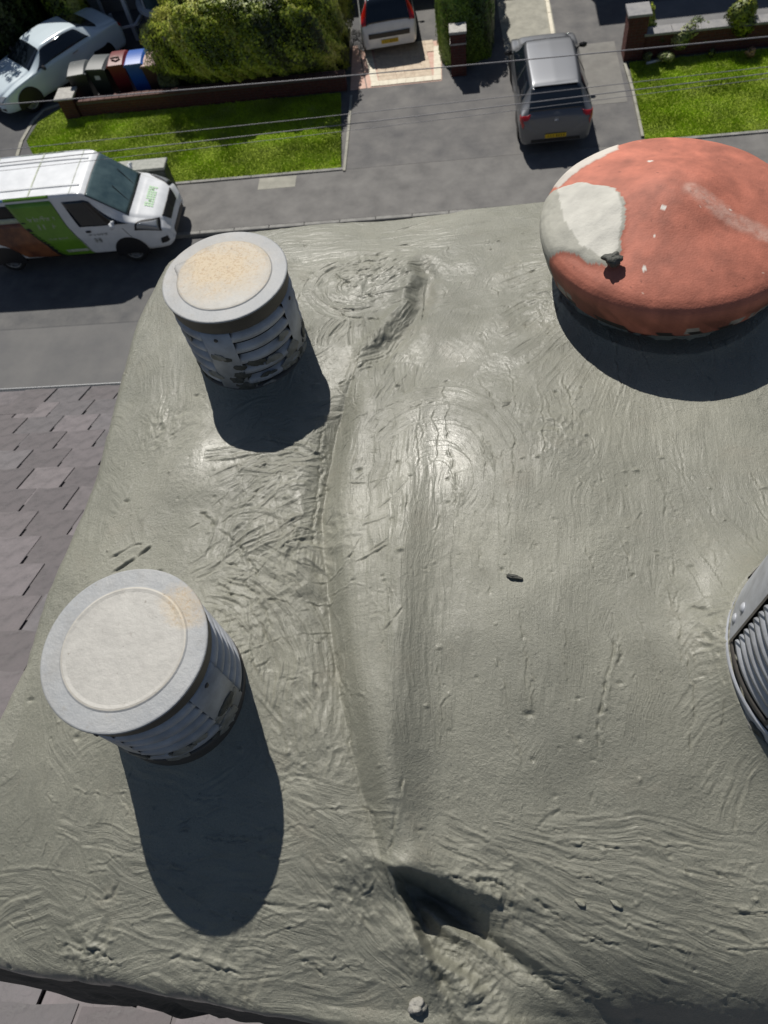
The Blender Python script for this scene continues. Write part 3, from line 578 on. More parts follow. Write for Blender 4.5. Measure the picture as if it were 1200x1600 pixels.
# ------------------------------------------------------------------ terracotta pot with a domed cap
def in_poly(px, py, poly):
    c = np.zeros(px.shape, bool); j = len(poly)-1
    for i in range(len(poly)):
        xi, yi = poly[i]; xj, yj = poly[j]; t = ((yi > py) != (yj > py)) & (px < (xj-xi)*(py-yi)/((yj-yi) or 1e-9) + xi); c ^= t; j = i
    return c
def terracotta(x, y, zr, R):
    root = empty('domed_chimney_pot', (x, y, zr-.16), 0, 'red terracotta chimney pot with a domed lid and a pale mortar patch on its left', 'chimney pot')
    dz = .16
    prof = [(0, .088), (.12, .087), (.22, .081), (.34, .069), (.46, .057), (.6, .047), (.74, .037), (.86, .027), (.93, .019), (.97, .011), (.995, .001), (1.002, -.010), (.998, -.020), (.982, -.034), (.965, -.048), (.95, -.060), (.92, -.070), (.88, -.074)]
    # fine sample of the profile
    P = []
    for i in range(len(prof)-1):
        for k in range(8): t = k/8; P.append((prof[i][0]*(1-t)+prof[i+1][0]*t, prof[i][1]*(1-t)+prof[i+1][1]*t))
    P.append(prof[-1]); P = np.array(P); ker = np.array([1,2,3,4,3,2,1])/16.0
    for c in (0, 1): pp = np.pad(P[:, c], 3, mode='edge'); P[1:, c] = np.convolve(pp, ker, 'valid')[1:]
    n = 420; th = np.linspace(0, 2*math.pi, n, endpoint=False); RR = P[:, 0][:, None]*R; ZZ = P[:, 1][:, None] + 0*th[None]
    A = RR*np.cos(th); B = RR*np.sin(th)
    ZZ = ZZ + .003*fbm(A*9, B*9, 3, 5) + .0003*fbm(A*120, B*120, 3, 6) - .0*A
    rad = 1 + .008*vn(np.cos(th)*3+5, np.sin(th)*3, 4); A *= rad; B *= rad
    # patches given in the lid's own plan (metres from its centre)
    def loc(px, py, z): q = spot(px, py, z); return (q[0]-x, q[1]-y)
    wob = .006*fbm(A*60, B*60, 3, 15); wob2 = .006*fbm(A*60, B*60, 3, 18); zs_ = zr + .03
    patch = [loc(*p) for p in ((868,312,zr),(905,297,zr+.02),(960,308,zr+.04),(972,330,zr+.04),(976,352,zr+.04),(970,380,zr+.035),(970,402,zr+.03),(945,425,zr+.02),(918,432,zr),(886,424,zr-.02),(845,420,zr-.03),(800,385,zr-.04),(800,345,zr-.03),(846,318,zr-.01))]
    pale = in_poly(A+wob, B+wob2, patch)
    skin = [loc(*p) for p in ((868,312,zr),(905,297,zr+.02),(960,308,zr+.04),(968,345,zr+.04),(965,400,zr+.03),(940,420,zr+.015),(905,408,zr),(880,380,zr-.01),(872,350,zr-.01))]
    pale2 = in_poly(A+wob, B+wob2, skin)
    strip = [loc(*p) for p in ((872,296,zr+.02),(905,272,zr+.02),(945,250,zr+.02),(966,240,zr+.02),(962,228,zr),(915,238,zr),(872,270,zr),(860,290,zr))]
    strip_m = in_poly(A+wob*.5, B+wob2*.5, strip)
    low = (P[:, 1][:, None] < -.03) & (np.cos(th)[None] < -.55) & (vn(A*40, B*40, 8) + 0*th > -.2)
    grey = pale | strip_m; hm = pale.astype(float)
    for _ in range(5): hm = (hm + np.roll(hm, 1, 1) + np.roll(hm, -1, 1) + np.vstack([hm[1:], hm[-1:]]) + np.vstack([hm[:1], hm[:-1]]))/5
    ZZ = ZZ + hm*(.0050*(.6+.8*np.clip(vn(A*35,B*35,29)+.5,0,1)) + .001*fbm(A*90, B*90, 3, 28)) + np.where(strip_m, .002, 0)
    col = np.ones(A.shape + (4,)); base = np.array([.43, .142, .092]); nz = fbm(A*30, B*30, 5, 33, .65)[..., None]; nz2 = fbm(A*7, B*7, 4, 35)[..., None]
    c3 = base*(1 + .34*nz + .18*nz2); sp_ = fbm(A*150, B*150, 2, 37)[..., None]; c3 = np.where(sp_ > .60, c3*.5, c3); c3 = np.where(sp_ < -.66, np.array([.6,.4,.32]), c3)
    def seg(p, q, w0):
        d, s, a, l = seg_dist(A, B, [loc(*p), loc(*q)]) if len(q) == 3 else (None,)*4; return d
    sw = [loc(*p) for p in ((1082,292,zr+.09),(1110,308,zr+.085),(1150,325,zr+.08),(1215,345,zr+.07))]
    d, s, a, l = seg_dist(A, B, sw); smear = (1-sstep(.008, .022, d + .006*fbm(A*80, B*80, 3, 44)))*(.42 + .5*fbm(A*170, B*170, 2, 47)); c3 = c3*(1-np.clip(smear, 0, 1)[..., None]) + np.array([.52,.36,.3])*np.clip(smear, 0, 1)[..., None]
    d, s, a, l = seg_dist(A, B, [loc(980,250,zr+.05), loc(1040,248,zr+.08)])
    for (px, py, r_) in ((1034,336,.005),(1010,402,.0035),(948,296,.006),(1016,252,.004),(1023,366,.002),(1140,330,.002),(1010,405,.004)):
        q = loc(px, py, zr+.06); m_ = (np.hypot(A-q[0], B-q[1]) + wob*.4) < r_; c3 = np.where(m_[..., None], np.array([.68,.64,.58]), c3)
    c3 = np.where(grey[..., None], np.array([.33,.325,.28])*(1+.25*nz), c3); c3 = np.where((pale2)[..., None], np.array([.5,.49,.44])*(1+.18*nz), c3); c3 = np.where((strip_m)[..., None], np.array([.52,.48,.43])*(1+.15*nz), c3)
    for (tx, w_) in ((-88, .06), (-62, .16), (-50, .08), (-150, .1)):
        t0 = R_(tx); m_ = (P[:, 1][:, None] < -.036) & (P[:, 1][:, None] > -.058) & (np.abs((th[None]-t0+math.pi) % (2*math.pi) - math.pi) < w_) & (vn(A*90, B*90, 60) > -.15); c3 = np.where(m_[..., None], np.array([.4,.37,.33]), c3)
    side_shade = np.clip(.5 + 1.6*fbm(np.cos(th)[None]*6 + ZZ*25, np.sin(th)[None]*6 + 0*ZZ, 4, 63), 0, 1) * sstep(.0, -.03, P[:, 1][:, None]); c3 = c3*(1 - .55*side_shade[..., None]); top_g = np.clip(fbm(A*11+3, B*11, 5, 65, .6)*2.2 - .15, 0, 1)[..., None]; c3 = c3*(1 - .16*top_g)  # shade of the lid's side multiplied into its colour, broken up by noise
    rim_black = (P[:, 1][:, None] < -.050) & (vn(np.cos(th)[None]*9+ZZ*30, np.sin(th)[None]*9, 61) > .02); c3 = np.where(rim_black[..., None], np.array([.03,.024,.02]), c3)  # near-black broken patches round the lowest rim of the lid
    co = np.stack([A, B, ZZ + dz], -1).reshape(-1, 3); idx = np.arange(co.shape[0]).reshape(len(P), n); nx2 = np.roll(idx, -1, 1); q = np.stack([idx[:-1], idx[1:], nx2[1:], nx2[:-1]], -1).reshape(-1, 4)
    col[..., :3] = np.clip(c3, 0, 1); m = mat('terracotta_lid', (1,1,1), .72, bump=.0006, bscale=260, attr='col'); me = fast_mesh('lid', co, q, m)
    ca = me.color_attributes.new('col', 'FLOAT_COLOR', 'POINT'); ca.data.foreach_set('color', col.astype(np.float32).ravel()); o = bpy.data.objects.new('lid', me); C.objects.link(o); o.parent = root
    # pot neck under the lid and a wet mortar collar
    MB().lathe([(R*.9, dz-.074), (R*.80, dz-.082), (R*.80, -.03)], 64).build('pot_neck', mat('sooty_terracotta', (.16,.05,.035), .85, col2=(.03,.024,.02), nscale=20), root, True)
    vs_, fs_ = [], []; pr = [(.78, .075), (.80, .062), (.83, .046), (.87, .026), (.93, .004), (.99, -.03)]
    for i, (r, z) in enumerate(pr):
        for k in range(160):
            t = 2*math.pi*k/160; nn = float(vn(math.cos(t)*9+i*.6, math.sin(t)*9, 71)) + .8*float(vn(math.cos(t)*26+i*2, math.sin(t)*26, 73)); vs_.append(((r+.03*nn)*R*math.cos(t), (r+.03*nn)*R*math.sin(t), z + .012*nn))
    for i in range(len(pr)-1):
        for k in range(160): j = (k+1) % 160; fs_.append((i*160+k, (i+1)*160+k, (i+1)*160+j, i*160+j))
    mesh_obj('mortar_collar', vs_, fs_, M['mortar'], root, True)
    return root, x, y, zr
TP = terracotta(.386, 1.175, CAM_Z-.985, .242)
x, y = spot(958, 404, CAM_Z-.935); cl = lump('mortar_clod', (x, y, CAM_Z-.985+.048), .014, M['mortar_dark'], 'dark clod of mortar stuck on the pale patch of the red domed lid', 'mortar crumb', None, (1.3,.9,.8), 5, -.2)
# lichen tuft on the far rim
x, y = spot(997, 228, CAM_Z-.967); mb = MB(); rs = random.Random(3)
for i in range(260):
    a = rs.gauss(0, .018); b = rs.gauss(0, .004); s = rs.uniform(.001, .0026); z = rs.uniform(-.002, .004) - abs(a)*.2
    c_ = Vector((a, b - abs(a)*.15, z)); u = Vector((rs.gauss(0,1), rs.gauss(0,1), rs.gauss(0,1))).normalized()*s; v = Vector((rs.gauss(0,1), rs.gauss(0,1), rs.gauss(0,1))).normalized()*s
    mb.add([c_-u, c_+v, c_+u, c_-v], [(0,1,2,3)])
o = mb.build('lichen_tuft', mat('lichen', (.42,.34,.05), .9, col2=(.2,.2,.04), nscale=120)); o.location = (x, y-.004, CAM_Z-.965); o.rotation_euler = (0, 0, .15); tag(o, 'yellow lichen tuft on the far rim of the red domed lid', 'lichen')

# ------------------------------------------------------------------ near house: slated slope, gutter
EY, EZ, PITCH = 4.27, 7.2, R_(26); TP_ = math.tan(PITCH)
roof_z = lambda y: EZ + (EY - y) * TP_
house = empty('near_house', (0, 0, 0), 0, 'house below the chimney with a purple grey slate roof running down to the street', 'house')
RIDGE_Y = -1.6
mb = MB(); z_r = roof_z(RIDGE_Y)
mb.add([(-7, EY, EZ-.03), (7, EY, EZ-.03), (7, RIDGE_Y, z_r-.03), (-7, RIDGE_Y, z_r-.03), (-7, 2*RIDGE_Y-EY, EZ-.03), (7, 2*RIDGE_Y-EY, EZ-.03)], [(0,1,2,3), (3,2,5,4)]); mb.build('roof_deck', M['rooftile'], house)
mb = MB(); mb.box(-6.8, 6.8, 2*RIDGE_Y-EY+.3, EY-.35, 0, EZ-.16); mb.build('wall', M['render_wall'], house)
mb = MB(); mb.box(-7, 7, EY-.35, EY-.02, EZ-.2, EZ-.06); mb.build('soffit', M['upvc'], house)
g = MB(); pr = [(.055*math.cos(t), .055*math.sin(t)) for t in np.linspace(math.pi, 2*math.pi, 9)]
for sgn in (1, .86):
    n0 = len(g.v); vs_ = []
    for (a, b) in pr: vs_ += [(-7, EY+.05+a*sgn, EZ-.04+b*sgn), (7, EY+.05+a*sgn, EZ-.04+b*sgn)]
    g.add(vs_, [(2*i, 2*i+1, 2*i+3, 2*i+2) for i in range(8)])
g.box(-7, 7, EY+.1, EY+.108, EZ-.045, EZ-.034); g.build('gutter', M['gutter'], house)
gauge, sw = .205, .33
sv = []; rs = random.Random(9)
slate_cos, sin_p = math.cos(PITCH), math.sin(PITCH)
gauge = .298
def slate_verts(w_, l, th, js):
    """one slate: local x across, y up the slope, chipped lower edge"""
    lo = [(-w_/2, js[0]), (-w_/4, js[1]), (0, js[2]), (w_/4, js[3]), (w_/2, js[4])]; pts = lo + [(w_/2, l), (-w_/2, l)]
    v = [(a, b, 0) for a, b in pts] + [(a, b, th) for a, b in pts]; n = len(pts)
    return v, [tuple(range(n))[::-1], tuple(range(n, 2*n))] + [(i, (i+1) % n, n+(i+1) % n, n+i) for i in range(n)]
protos = []
for i in range(8):
    v, f = slate_verts(.312, .5, .014, [rs.uniform(-.010, .010) for _ in range(5)]); me = bpy.data.meshes.new('slate'); me.from_pydata(v, [], f); me.materials.append(M['slate']); me.update()
    ca = me.color_attributes.new('col', 'FLOAT_COLOR', 'POINT'); k = .72 + .08*i; k = .76 + .06*i; cc = [(k, k*.97, k, 1), (k*.97, k*.94, k*.96, 1), (k*.94, k*.95, k*.98, 1)][i % 3]
    ca.data.foreach_set('color', list(cc)*len(v)); protos.append(me)
rot_s = Matrix.Rotation(-(PITCH) + .022, 4, 'X')
ncourse = int((EY - RIDGE_Y) / (gauge*slate_cos)); count = 0; far = MB()
for c in range(ncourse):
    y = EY + .03 - c*gauge*slate_cos; z = roof_z(y) + .014; off = (c % 2)*sw/2 + rs.uniform(-.02, .02)
    for i in range(-22, 22):
        x = i*sw + off
        if -.6 < x < .95 and -.05 < y < 1.05: continue
        vis = (-4.2 < x < -.75 and y > -.6) or (-2.2 < x < .5 and y <= -.05 and y > -.9)
        if abs(x) > 6.95: continue
        yaw = rs.gauss(0, .006); zz = z + rs.uniform(-.002, .003)
        # local y runs up the slope (towards -Y)
        mw = Matrix.Translation((x, y, zz)) @ Matrix.Rotation(math.pi + yaw, 4, 'Z') @ Matrix.Rotation(PITCH - .020 + rs.gauss(0, .002), 4, 'X')
        if vis and count < 300:
            o = bpy.data.objects.new('slate', protos[rs.randrange(8)]); C.objects.link(o); o.parent = house; o.matrix_local = mw; count += 1
        else:
            v, f = slate_verts(.318, .5, .009, [0]*5); far.add([mw @ Vector(q) for q in v], f)
o = far.build('slates_beyond', M['slate'], house); o['kind'] = 'stuff'
ca = o.data.color_attributes.new('col', 'FLOAT_COLOR', 'POINT'); ca.data.foreach_set('color', [.95, .92, .95, 1]*len(o.data.vertices))
# back slope joined
mb = MB()
for c in range(ncourse):
    y = 2*RIDGE_Y - EY - .03 + c*gauge*slate_cos; z = roof_z(2*RIDGE_Y - y) + .014
    for i in range(-20, 20):
        x = i*sw + (c % 2)*sw/2; mw = Matrix.Translation((x, y, z)) @ Matrix.Rotation(PITCH - .02, 4, 'X'); v, f = slate_verts(.318, .5, .009, [0]*5); mb.add([mw @ Vector(q) for q in v], f)
o = mb.build('back_slates', M['slate'], house); o['kind'] = 'stuff'; ca = o.data.color_attributes.new('col', 'FLOAT_COLOR', 'POINT'); ca.data.foreach_set('color', [.95, .92, .95, 1]*len(o.data.vertices))
# lead apron near the foot of the stack
mb = MB(); vs_, fs_ = [], []
fx0, fx1 = -.60, -.41
for j in range(7):
    for i in range(24):
        x = fx0 + (fx1-fx0)*i/23; y = -.26 - .055*j; vs_.append((x, y, roof_z(y) + .05 + .006*math.sin(i*1.3+j) + .003*random.random() + .004*(j==0)))
for j in range(6):
    for i in range(23): fs_.append((j*24+i, (j+1)*24+i, (j+1)*24+i+1, j*24+i+1))
mb.add(vs_, fs_); o = mb.build('lead_apron', M['lead'], house, True)

# ------------------------------------------------------------------ ground, road, pavement
def slab(name, poly, z0, z1, material, kind='structure', parent=None):
    n = len(poly); vs_ = [(x, y, z0) for x, y in poly] + [(x, y, z1) for x, y in poly]
    o = mesh_obj(name, vs_, [tuple(range(n))[::-1], tuple(range(n, 2*n))] + [(i, (i+1) % n, n+(i+1) % n, n+i) for i in range(n)], material, parent)
    if kind: o['kind'] = kind
    return o
def rect(x0, x1, y0, y1): return [(x0,y0),(x1,y0),(x1,y1),(x0,y1)]
KY = 15.42; PY = 17.5
slab('ground', rect(-150, 150, -100, 200), -.5, -.12, M['soil'])
slab('road', rect(-60, 60, 7.2, KY), -.3, -.10, M['asphalt'])
slab('road_patch', rect(-60, 60, 12.55, 12.585), -.099, -.096, M['asphalt_dark'])
slab('road_patch', rect(-60, 60, 7.21, 12.55), -.099, -.095, mat('worn_road', (.105,.105,.107), .85, col2=(.14,.138,.135), nscale=.8, bump=.004, bscale=80))
slab('pavement_near', rect(-60, 60, 5.0, 7.05), -.3, 0, M['pavement'])
slab('pavement', rect(-60, 60, KY+.13, PY), -.3, 0, M['pavement'])
slab('front_garden', rect(-60, 60, PY+.002, 60), -.3, -.03, M['drive'])
# kerb stones
kerb = empty('kerb', (0, KY, 0)); kerb['kind'] = 'structure'
mk = MB(); mk.bbox(-.452, .452, 0, .125, -.25, .006, .012); k0 = mk.build('kerb_stone', M['kerb'], kerb)
for i in range(-16, 12):
    o = k0 if i == -16 else k0.copy()
    if o is not k0: C.objects.link(o); o.parent = kerb
    o.location = (i*.915 + .1, random.uniform(-.003, .003), random.uniform(-.003, .003))
# concrete square in the pavement, asphalt repair strips
a, b = spot(402, 302), spot(460, 279)
slab('pavement_patch', rect(spot(402,300)[0], spot(460,298)[0], 16.98, 17.44), -.001, .004, M['concrete'])
# crossover / drives of tarmac
slab('driveway', [(-3.15, PY+.004), (4.5, PY+.004), (4.5, 21.0), (5.2, 21.6), (5.2, 30), (-3.15, 30)], -.02, .002, M['drive'])
slab('driveway', [(-19, PY+.004), (-10.9, PY+.004), (-10.9, 19), (-11.6, 21.3), (-9, 22), (-9, 30), (-19, 30)], -.02, .002, M['asphalt_dark'])
slab('driveway_patch', rect(3.0, 4.4, 19.3, 22.2), .002, .006, mat('pale_tarmac', (.15,.145,.135), .85, col2=(.2,.195,.18), nscale=2, bump=.004, bscale=80))
slab('front_garden_path', rect(5.45, 16, 21.55, 24.0), -.02, .004, mat('path_tarmac', (.14,.14,.145), .85, col2=(.18,.18,.18), nscale=2))
slab('concrete_drive', [(1.35, 21.9), (2.85, 21.9), (2.7, 30), (1.0, 30)], .002, .010, M['concrete'])
slab('concrete_drive', [(1.35, 21.3), (3.0, 21.25), (3.0, 21.88), (1.35, 21.88)], .002, .008, M['kerb'])
# beige paved drive with a cream border
bd = empty('block_drive', (-1.7, 22, 0)); bd['kind'] = 'structure'
def part_slab(name, poly, z0, z1, m_): o = slab(name, poly, z0, z1, m_, None, bd); o.location = (1.7, -22, 0); return o
x_l, x_r = -2.62, -.52
part_slab('paving_bed', [(-2.65, 21.12), (-.5, 21.12), (-.5, 23.2), (-3.0, 23.4)], .0, .004, M['pink'])
for r_ in range(9):
    y0 = 21.42 + r_*.205; nb = 7; o_ = .15*(r_ % 2)
    for i in range(nb):
        x0 = -2.33 - .03*r_ + i*.26; 
        if x0 + .25 > -.68: continue
        part_slab('paving_block', rect(x0, x0+.252, y0, y0+.198), .004, .018 + random.uniform(0, .003), M['beige'])
for i in range(8): x0 = -2.55 + i*.255; part_slab('border_sett', rect(x0, x0+.248, 21.16, 21.40), .004, .024 + random.uniform(0, .003), M['cream'])
for i in range(8): y0 = 21.41 + i*.25; part_slab('border_sett', [(-2.56-.04*i, y0), (-2.35-.04*i, y0), (-2.385-.04*i, y0+.243), (-2.595-.04*i, y0+.243)], .004, .022, M['cream'])
for i in range(6): y0 = 21.41 + i*.25; part_slab('border_sett', rect(-.73, -.52, y0, y0+.243), .004, .022, M['cream'])
slab('pink_path', [(-3.15, 21.1), (-2.68, 21.12), (-3.05, 23.4), (-3.2, 23.4)], .003, .010, M['pink'])
slab('grey_path', [(-3.25, 23.5), (-2.7, 22.9), (-2.7, 30), (-3.4, 30)], .003, .008, M['asphalt_dark'])
# slim concrete edgings
def edging(pts, w_, label_, z=.03, m_='kerb', n_each=.6):
    root = empty('edging', (pts[0][0], pts[0][1], 0), 0, label_, 'edging')
    for (ax, ay), (bx, by) in zip(pts[:-1], pts[1:]):
        l = math.hypot(bx-ax, by-ay); n = max(1, round(l/n_each)); dx, dy = (bx-ax)/l, (by-ay)/l; px_, py_ = -dy*w_/2, dx*w_/2
        for i in range(n):
            s, e = l*i/n + .006, l*(i+1)/n - .006; q = random.uniform(-.004, .004)
            poly = [(ax+dx*s+px_, ay+dy*s+py_), (ax+dx*s-px_, ay+dy*s-py_), (ax+dx*e-px_, ay+dy*e-py_), (ax+dx*e+px_, ay+dy*e+py_)]
            o = slab('edging_stone', poly, -.06, z+q, M[m_], None, root); o.location = (-pts[0][0], -pts[0][1], 0)
edging([spot(1004,214), spot(988,140), spot(976,100)], .07, 'thin pale edging between the tarmac drive and the right hand lawn', .03, 'concrete')
edging([spot(538,268), spot(545,200), spot(549,150)], .07, 'pale edging at the right end of the left hand lawn', .03, 'concrete')
edging([spot(24,256), spot(34,222), spot(52,190), spot(70,172), spot(97,163)], .10, 'curved pale edging of the driveway at the left lawn', .03, 'concrete', .3)
edging([(2.75, 21.3), (2.72, 24), (2.66, 29)], .10, 'pale edging running up beside the concrete drive', .05, 'cream', .6)
edging([(-9.9, PY+.03), (-3.1, PY+.03)], .09, 'long pale edging between the left lawn and the pavement', .03, 'kerb', .9)
edging([(4.7, PY+.03), (16, PY+.03)], .09, 'long pale edging between the right lawn and the pavement', .03, 'kerb', .9)

# ------------------------------------------------------------------ lawns
def lawn(name, poly, label, n, seed):
    o = slab(name+'_turf', poly, -.05, .02, M['turf']); P_ = np.array(poly); rg = np.random.default_rng(seed)
    x = rg.uniform(P_[:,0].min(), P_[:,0].max(), n*2); y = rg.uniform(P_[:,1].min(), P_[:,1].max(), n*2); k = in_poly(x, y, [tuple(p) for p in poly]); x, y = x[k][:n], y[k][:n]; n = len(x)
    hgt = rg.uniform(.02, .05, n)*(1 + .9*vn(x*1.7, y*1.7, seed)); a = rg.uniform(0, 6.28, n); wv = rg.uniform(.008, .016, n); lx = rg.normal(0, .018, n); ly = rg.normal(0, .018, n)
    co = np.zeros((n, 3, 3)); co[:,0] = np.stack([x-np.cos(a)*wv, y-np.sin(a)*wv, 0*x+.015], 1); co[:,1] = np.stack([x+np.cos(a)*wv, y+np.sin(a)*wv, 0*x+.015], 1); co[:,2] = np.stack([x+lx, y+ly, .02+hgt], 1)
    me = fast_mesh(name, co.reshape(-1, 3), np.arange(n*3).reshape(-1, 3), M['grass'], False)
    f1 = fbm(x*1.1, y*1.6, 4, seed)[:, None]; dry = np.clip(fbm(x*2.3, y*2.3, 3, seed+5)*2.2, 0, 1)[:, None]*.55 * (rg.random(n) < .6)[:, None]
    c = np.array([.31,.44,.014])*(1+.75*f1)*(.75+.5*rg.random((n, 1))); c = c*(1-dry) + np.array([.36,.40,.14])*dry
    col = np.ones((n, 3, 4)); col[:, :, :3] = c[:, None, :]; ca = me.color_attributes.new('col', 'FLOAT_COLOR', 'POINT'); ca.data.foreach_set('color', np.clip(col, 0, 1).astype(np.float32).ravel())
    g_ = bpy.data.objects.new(name, me); C.objects.link(g_); tag(g_, label, 'grass', None, 'stuff')
left_lawn = [spot(28,258), spot(45,215), spot(62,186), spot(100,166), spot(104,184), (-3.4, 21.0), (-3.1, PY+.08), (-10.5, PY+.08)]
left_lawn = [(-11.35, PY+.08), spot(42,222), spot(60,192), spot(98,168), (-11.7, 21.1), (-3.42, 21.0), (-3.2, PY+.08)]
lawn('lawn_grass', left_lawn, 'short green lawn between the low brick wall and the pavement, left of the drive', 90000, 3)
right_lawn = [(4.62, PY+.08), (16, PY+.08), (16, 21.05), (4.66, 21.05)]
lawn('lawn_grass', right_lawn, 'sunlit green lawn right of the grey hatchback', 110000, 5)

# ------------------------------------------------------------------ plants
def leaves(name, parent, pts, size, cols, mat_='leaf', up=.4, seed=1):
    """pts: n x 3 centres with n x 3 normals; rhombus leaves"""
    rg = np.random.default_rng(seed); P_, Nn = pts; n = len(P_)
    d = Nn*up + rg.normal(0, .6, (n, 3)); d /= np.linalg.norm(d, axis=1)[:, None]; t = np.cross(d, rg.normal(0, 1, (n, 3))); t /= np.linalg.norm(t, axis=1)[:, None]; b = np.cross(d, t)
    s = size*rg.uniform(.6, 1.3, (n, 1)); co = np.stack([P_-t*s, P_+b*s*.55, P_+t*s, P_-b*s*.55], 1)
    me = fast_mesh(name, co.reshape(-1, 3), np.arange(n*4).reshape(-1, 4), M[mat_], False)
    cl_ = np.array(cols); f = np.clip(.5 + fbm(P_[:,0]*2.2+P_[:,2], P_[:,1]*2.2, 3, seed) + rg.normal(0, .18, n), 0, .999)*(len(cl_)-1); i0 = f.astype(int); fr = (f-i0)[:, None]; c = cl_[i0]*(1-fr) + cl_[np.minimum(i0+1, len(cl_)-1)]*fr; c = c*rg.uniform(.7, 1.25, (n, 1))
    col = np.ones((n, 4, 4)); col[:, :, :3] = c[:, None, :]; ca = me.color_attributes.new('col', 'FLOAT_COLOR', 'POINT'); ca.data.foreach_set('color', np.clip(col, 0, 1).astype(np.float32).ravel())
    o = bpy.data.objects.new(name, me); C.objects.link(o); o.parent = parent
    return o
def box_hedge(x0, x1, y0, y1, h, label, n, size, cols, seed, rnd_=.35, bulge=.25, cat='hedge', name='hedge', over=0.0):
    root = empty(name, ((x0+x1)/2, (y0+y1)/2, 0), 0, label, cat); rg = np.random.default_rng(seed); cx, cy = (x0+x1)/2, (y0+y1)/2; hx, hy = (x1-x0)/2, (y1-y0)/2
    u = rg.normal(0, 1, (n, 3)); u[:, 2] = np.abs(u[:, 2])*1.1; u /= (np.sum(np.abs(u)**5, axis=1)**(1/5))[:, None]
    nr = np.sign(u)*np.abs(u)**4; nr /= np.linalg.norm(nr, axis=1)[:, None]
    lump_ = 1 + bulge*.5*fbm(u[:,0]*hx*1.6+u[:,2]*2, u[:,1]*hy*1.6+u[:,2], 3, seed) + .10*fbm(u[:,0]*hx*5+u[:,2]*3, u[:,1]*hy*5, 2, seed+2)
    dep = 1 - np.abs(rg.normal(0, .05, n)); k = (lump_*dep)[:, None]; P_ = u*k*np.array([hx, hy, h]); P_[:, 1] += over*(1 - sstep(.3, 1.5, P_[:, 2]))*(u[:, 1] < 0); leaves('foliage', root, (P_, nr), size, cols, seed=seed)
    # dark inside and stems
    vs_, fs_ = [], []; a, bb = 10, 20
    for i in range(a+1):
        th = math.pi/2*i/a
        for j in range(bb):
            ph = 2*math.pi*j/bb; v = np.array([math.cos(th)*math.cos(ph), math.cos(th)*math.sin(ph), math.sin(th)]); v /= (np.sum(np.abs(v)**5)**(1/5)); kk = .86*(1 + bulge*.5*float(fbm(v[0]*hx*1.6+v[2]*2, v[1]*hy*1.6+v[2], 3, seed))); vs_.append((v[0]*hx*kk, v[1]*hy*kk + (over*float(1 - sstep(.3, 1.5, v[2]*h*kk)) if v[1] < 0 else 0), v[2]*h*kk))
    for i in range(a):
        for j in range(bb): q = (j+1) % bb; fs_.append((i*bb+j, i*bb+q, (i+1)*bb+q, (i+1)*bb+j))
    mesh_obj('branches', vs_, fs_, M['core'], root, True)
    return root
G1 = [(.02,.03,.005), (.06,.085,.008), (.20,.27,.02), (.36,.42,.035), (.42,.42,.10)]
box_hedge(-8.75, -3.25, 20.62, 24.8, 2.45, 'big overgrown yellow green hedge behind the low brick wall', 110000, .045, G1, 4, bulge=.3, over=.85)
G2 = [(.02,.04,.006), (.06,.11,.008), (.12,.21,.014), (.2,.3,.04)]
box_hedge(-.62, 1.05, 21.75, 27.5, 2.1, 'narrow bright green hedge behind the brick gate pier between two drives', 50000, .04, G2, 6, bulge=.2)
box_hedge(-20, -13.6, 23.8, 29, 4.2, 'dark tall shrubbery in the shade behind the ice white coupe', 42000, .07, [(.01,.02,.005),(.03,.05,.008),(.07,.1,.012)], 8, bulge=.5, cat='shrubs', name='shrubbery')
box_hedge(-13.2, -12.0, 25.2, 26.4, 2.6, 'green bush beside the grey garage panel, behind the coupe', 9000, .06, G1, 9, bulge=.6, cat='bush', name='bush')
box_hedge(-8.85, -8.25, 21.45, 22.0, .75, 'small pale variegated bush at the left foot of the big hedge', 5000, .035, [(.05,.07,.02),(.12,.14,.05),(.2,.2,.11)], 10, bulge=.5, cat='bush', name='bush')
def small_plant(px, py, z, r, h, cols, label, n=900, size=.03, seed=1, stem=True, name='shrub', cat='shrub'):
    x, y = spot(px, py, z); root = empty(name, (x, y, 0), 0, label, cat); rg = np.random.default_rng(seed)
    n = int(n*2.2); size = size*1.35; r = r*1.15
    u = rg.normal(0, 1, (n, 3)); u /= np.linalg.norm(u, axis=1)[:, None]; rr_ = rg.uniform(.5, 1, (n, 1))**.6; cl_ = rg.integers(0, 7, n); cc = rg.normal(0, .5, (7, 3))
    P_ = (u*rr_*.62 + cc[cl_]*.5)*np.array([r, r, h*.42]) + np.array([0, 0, h*.58]); leaves('foliage', root, (P_, u), size, cols, seed=seed)
    if stem:
        mb = MB()
        for k in range(5): a = 1.3*k; mb.tube([(0, 0, 0), (.3*r*math.cos(a), .3*r*math.sin(a), h*.4), (.6*r*math.cos(a), .6*r*math.sin(a), h*.8)], [.012, .008, .004], 6)
        mb.build('stem', M['bark'], root)
    return root
LM = [(.06,.09,.01),(.2,.24,.02),(.42,.42,.05)]
small_plant(1008, 42, .5, .26, 1.2, G1, 'upright green shrub behind the right hand brick pier', 900, .035, 11)
small_plant(1036, 52, .5, .22, .6, [(.02,.035,.01),(.05,.07,.02)], 'low dark shrub on the raised bed by the pier', 500, .03, 12)
small_plant(1068, 42, .7, .34, .85, [(.1,.14,.03),(.3,.32,.12),(.55,.52,.3)], 'yellow flowering shrub in the middle of the raised bed', 900, .03, 13)
small_plant(1097, 38, .6, .28, .8, [(.06,.09,.03),(.14,.18,.07),(.25,.28,.16)], 'grey green plant right of the yellow flowering shrub', 700, .028, 14)
small_plant(1122, 38, .5, .2, .55, G2, 'small leafy plant standing in the terracotta hooped pot', 500, .03, 15)
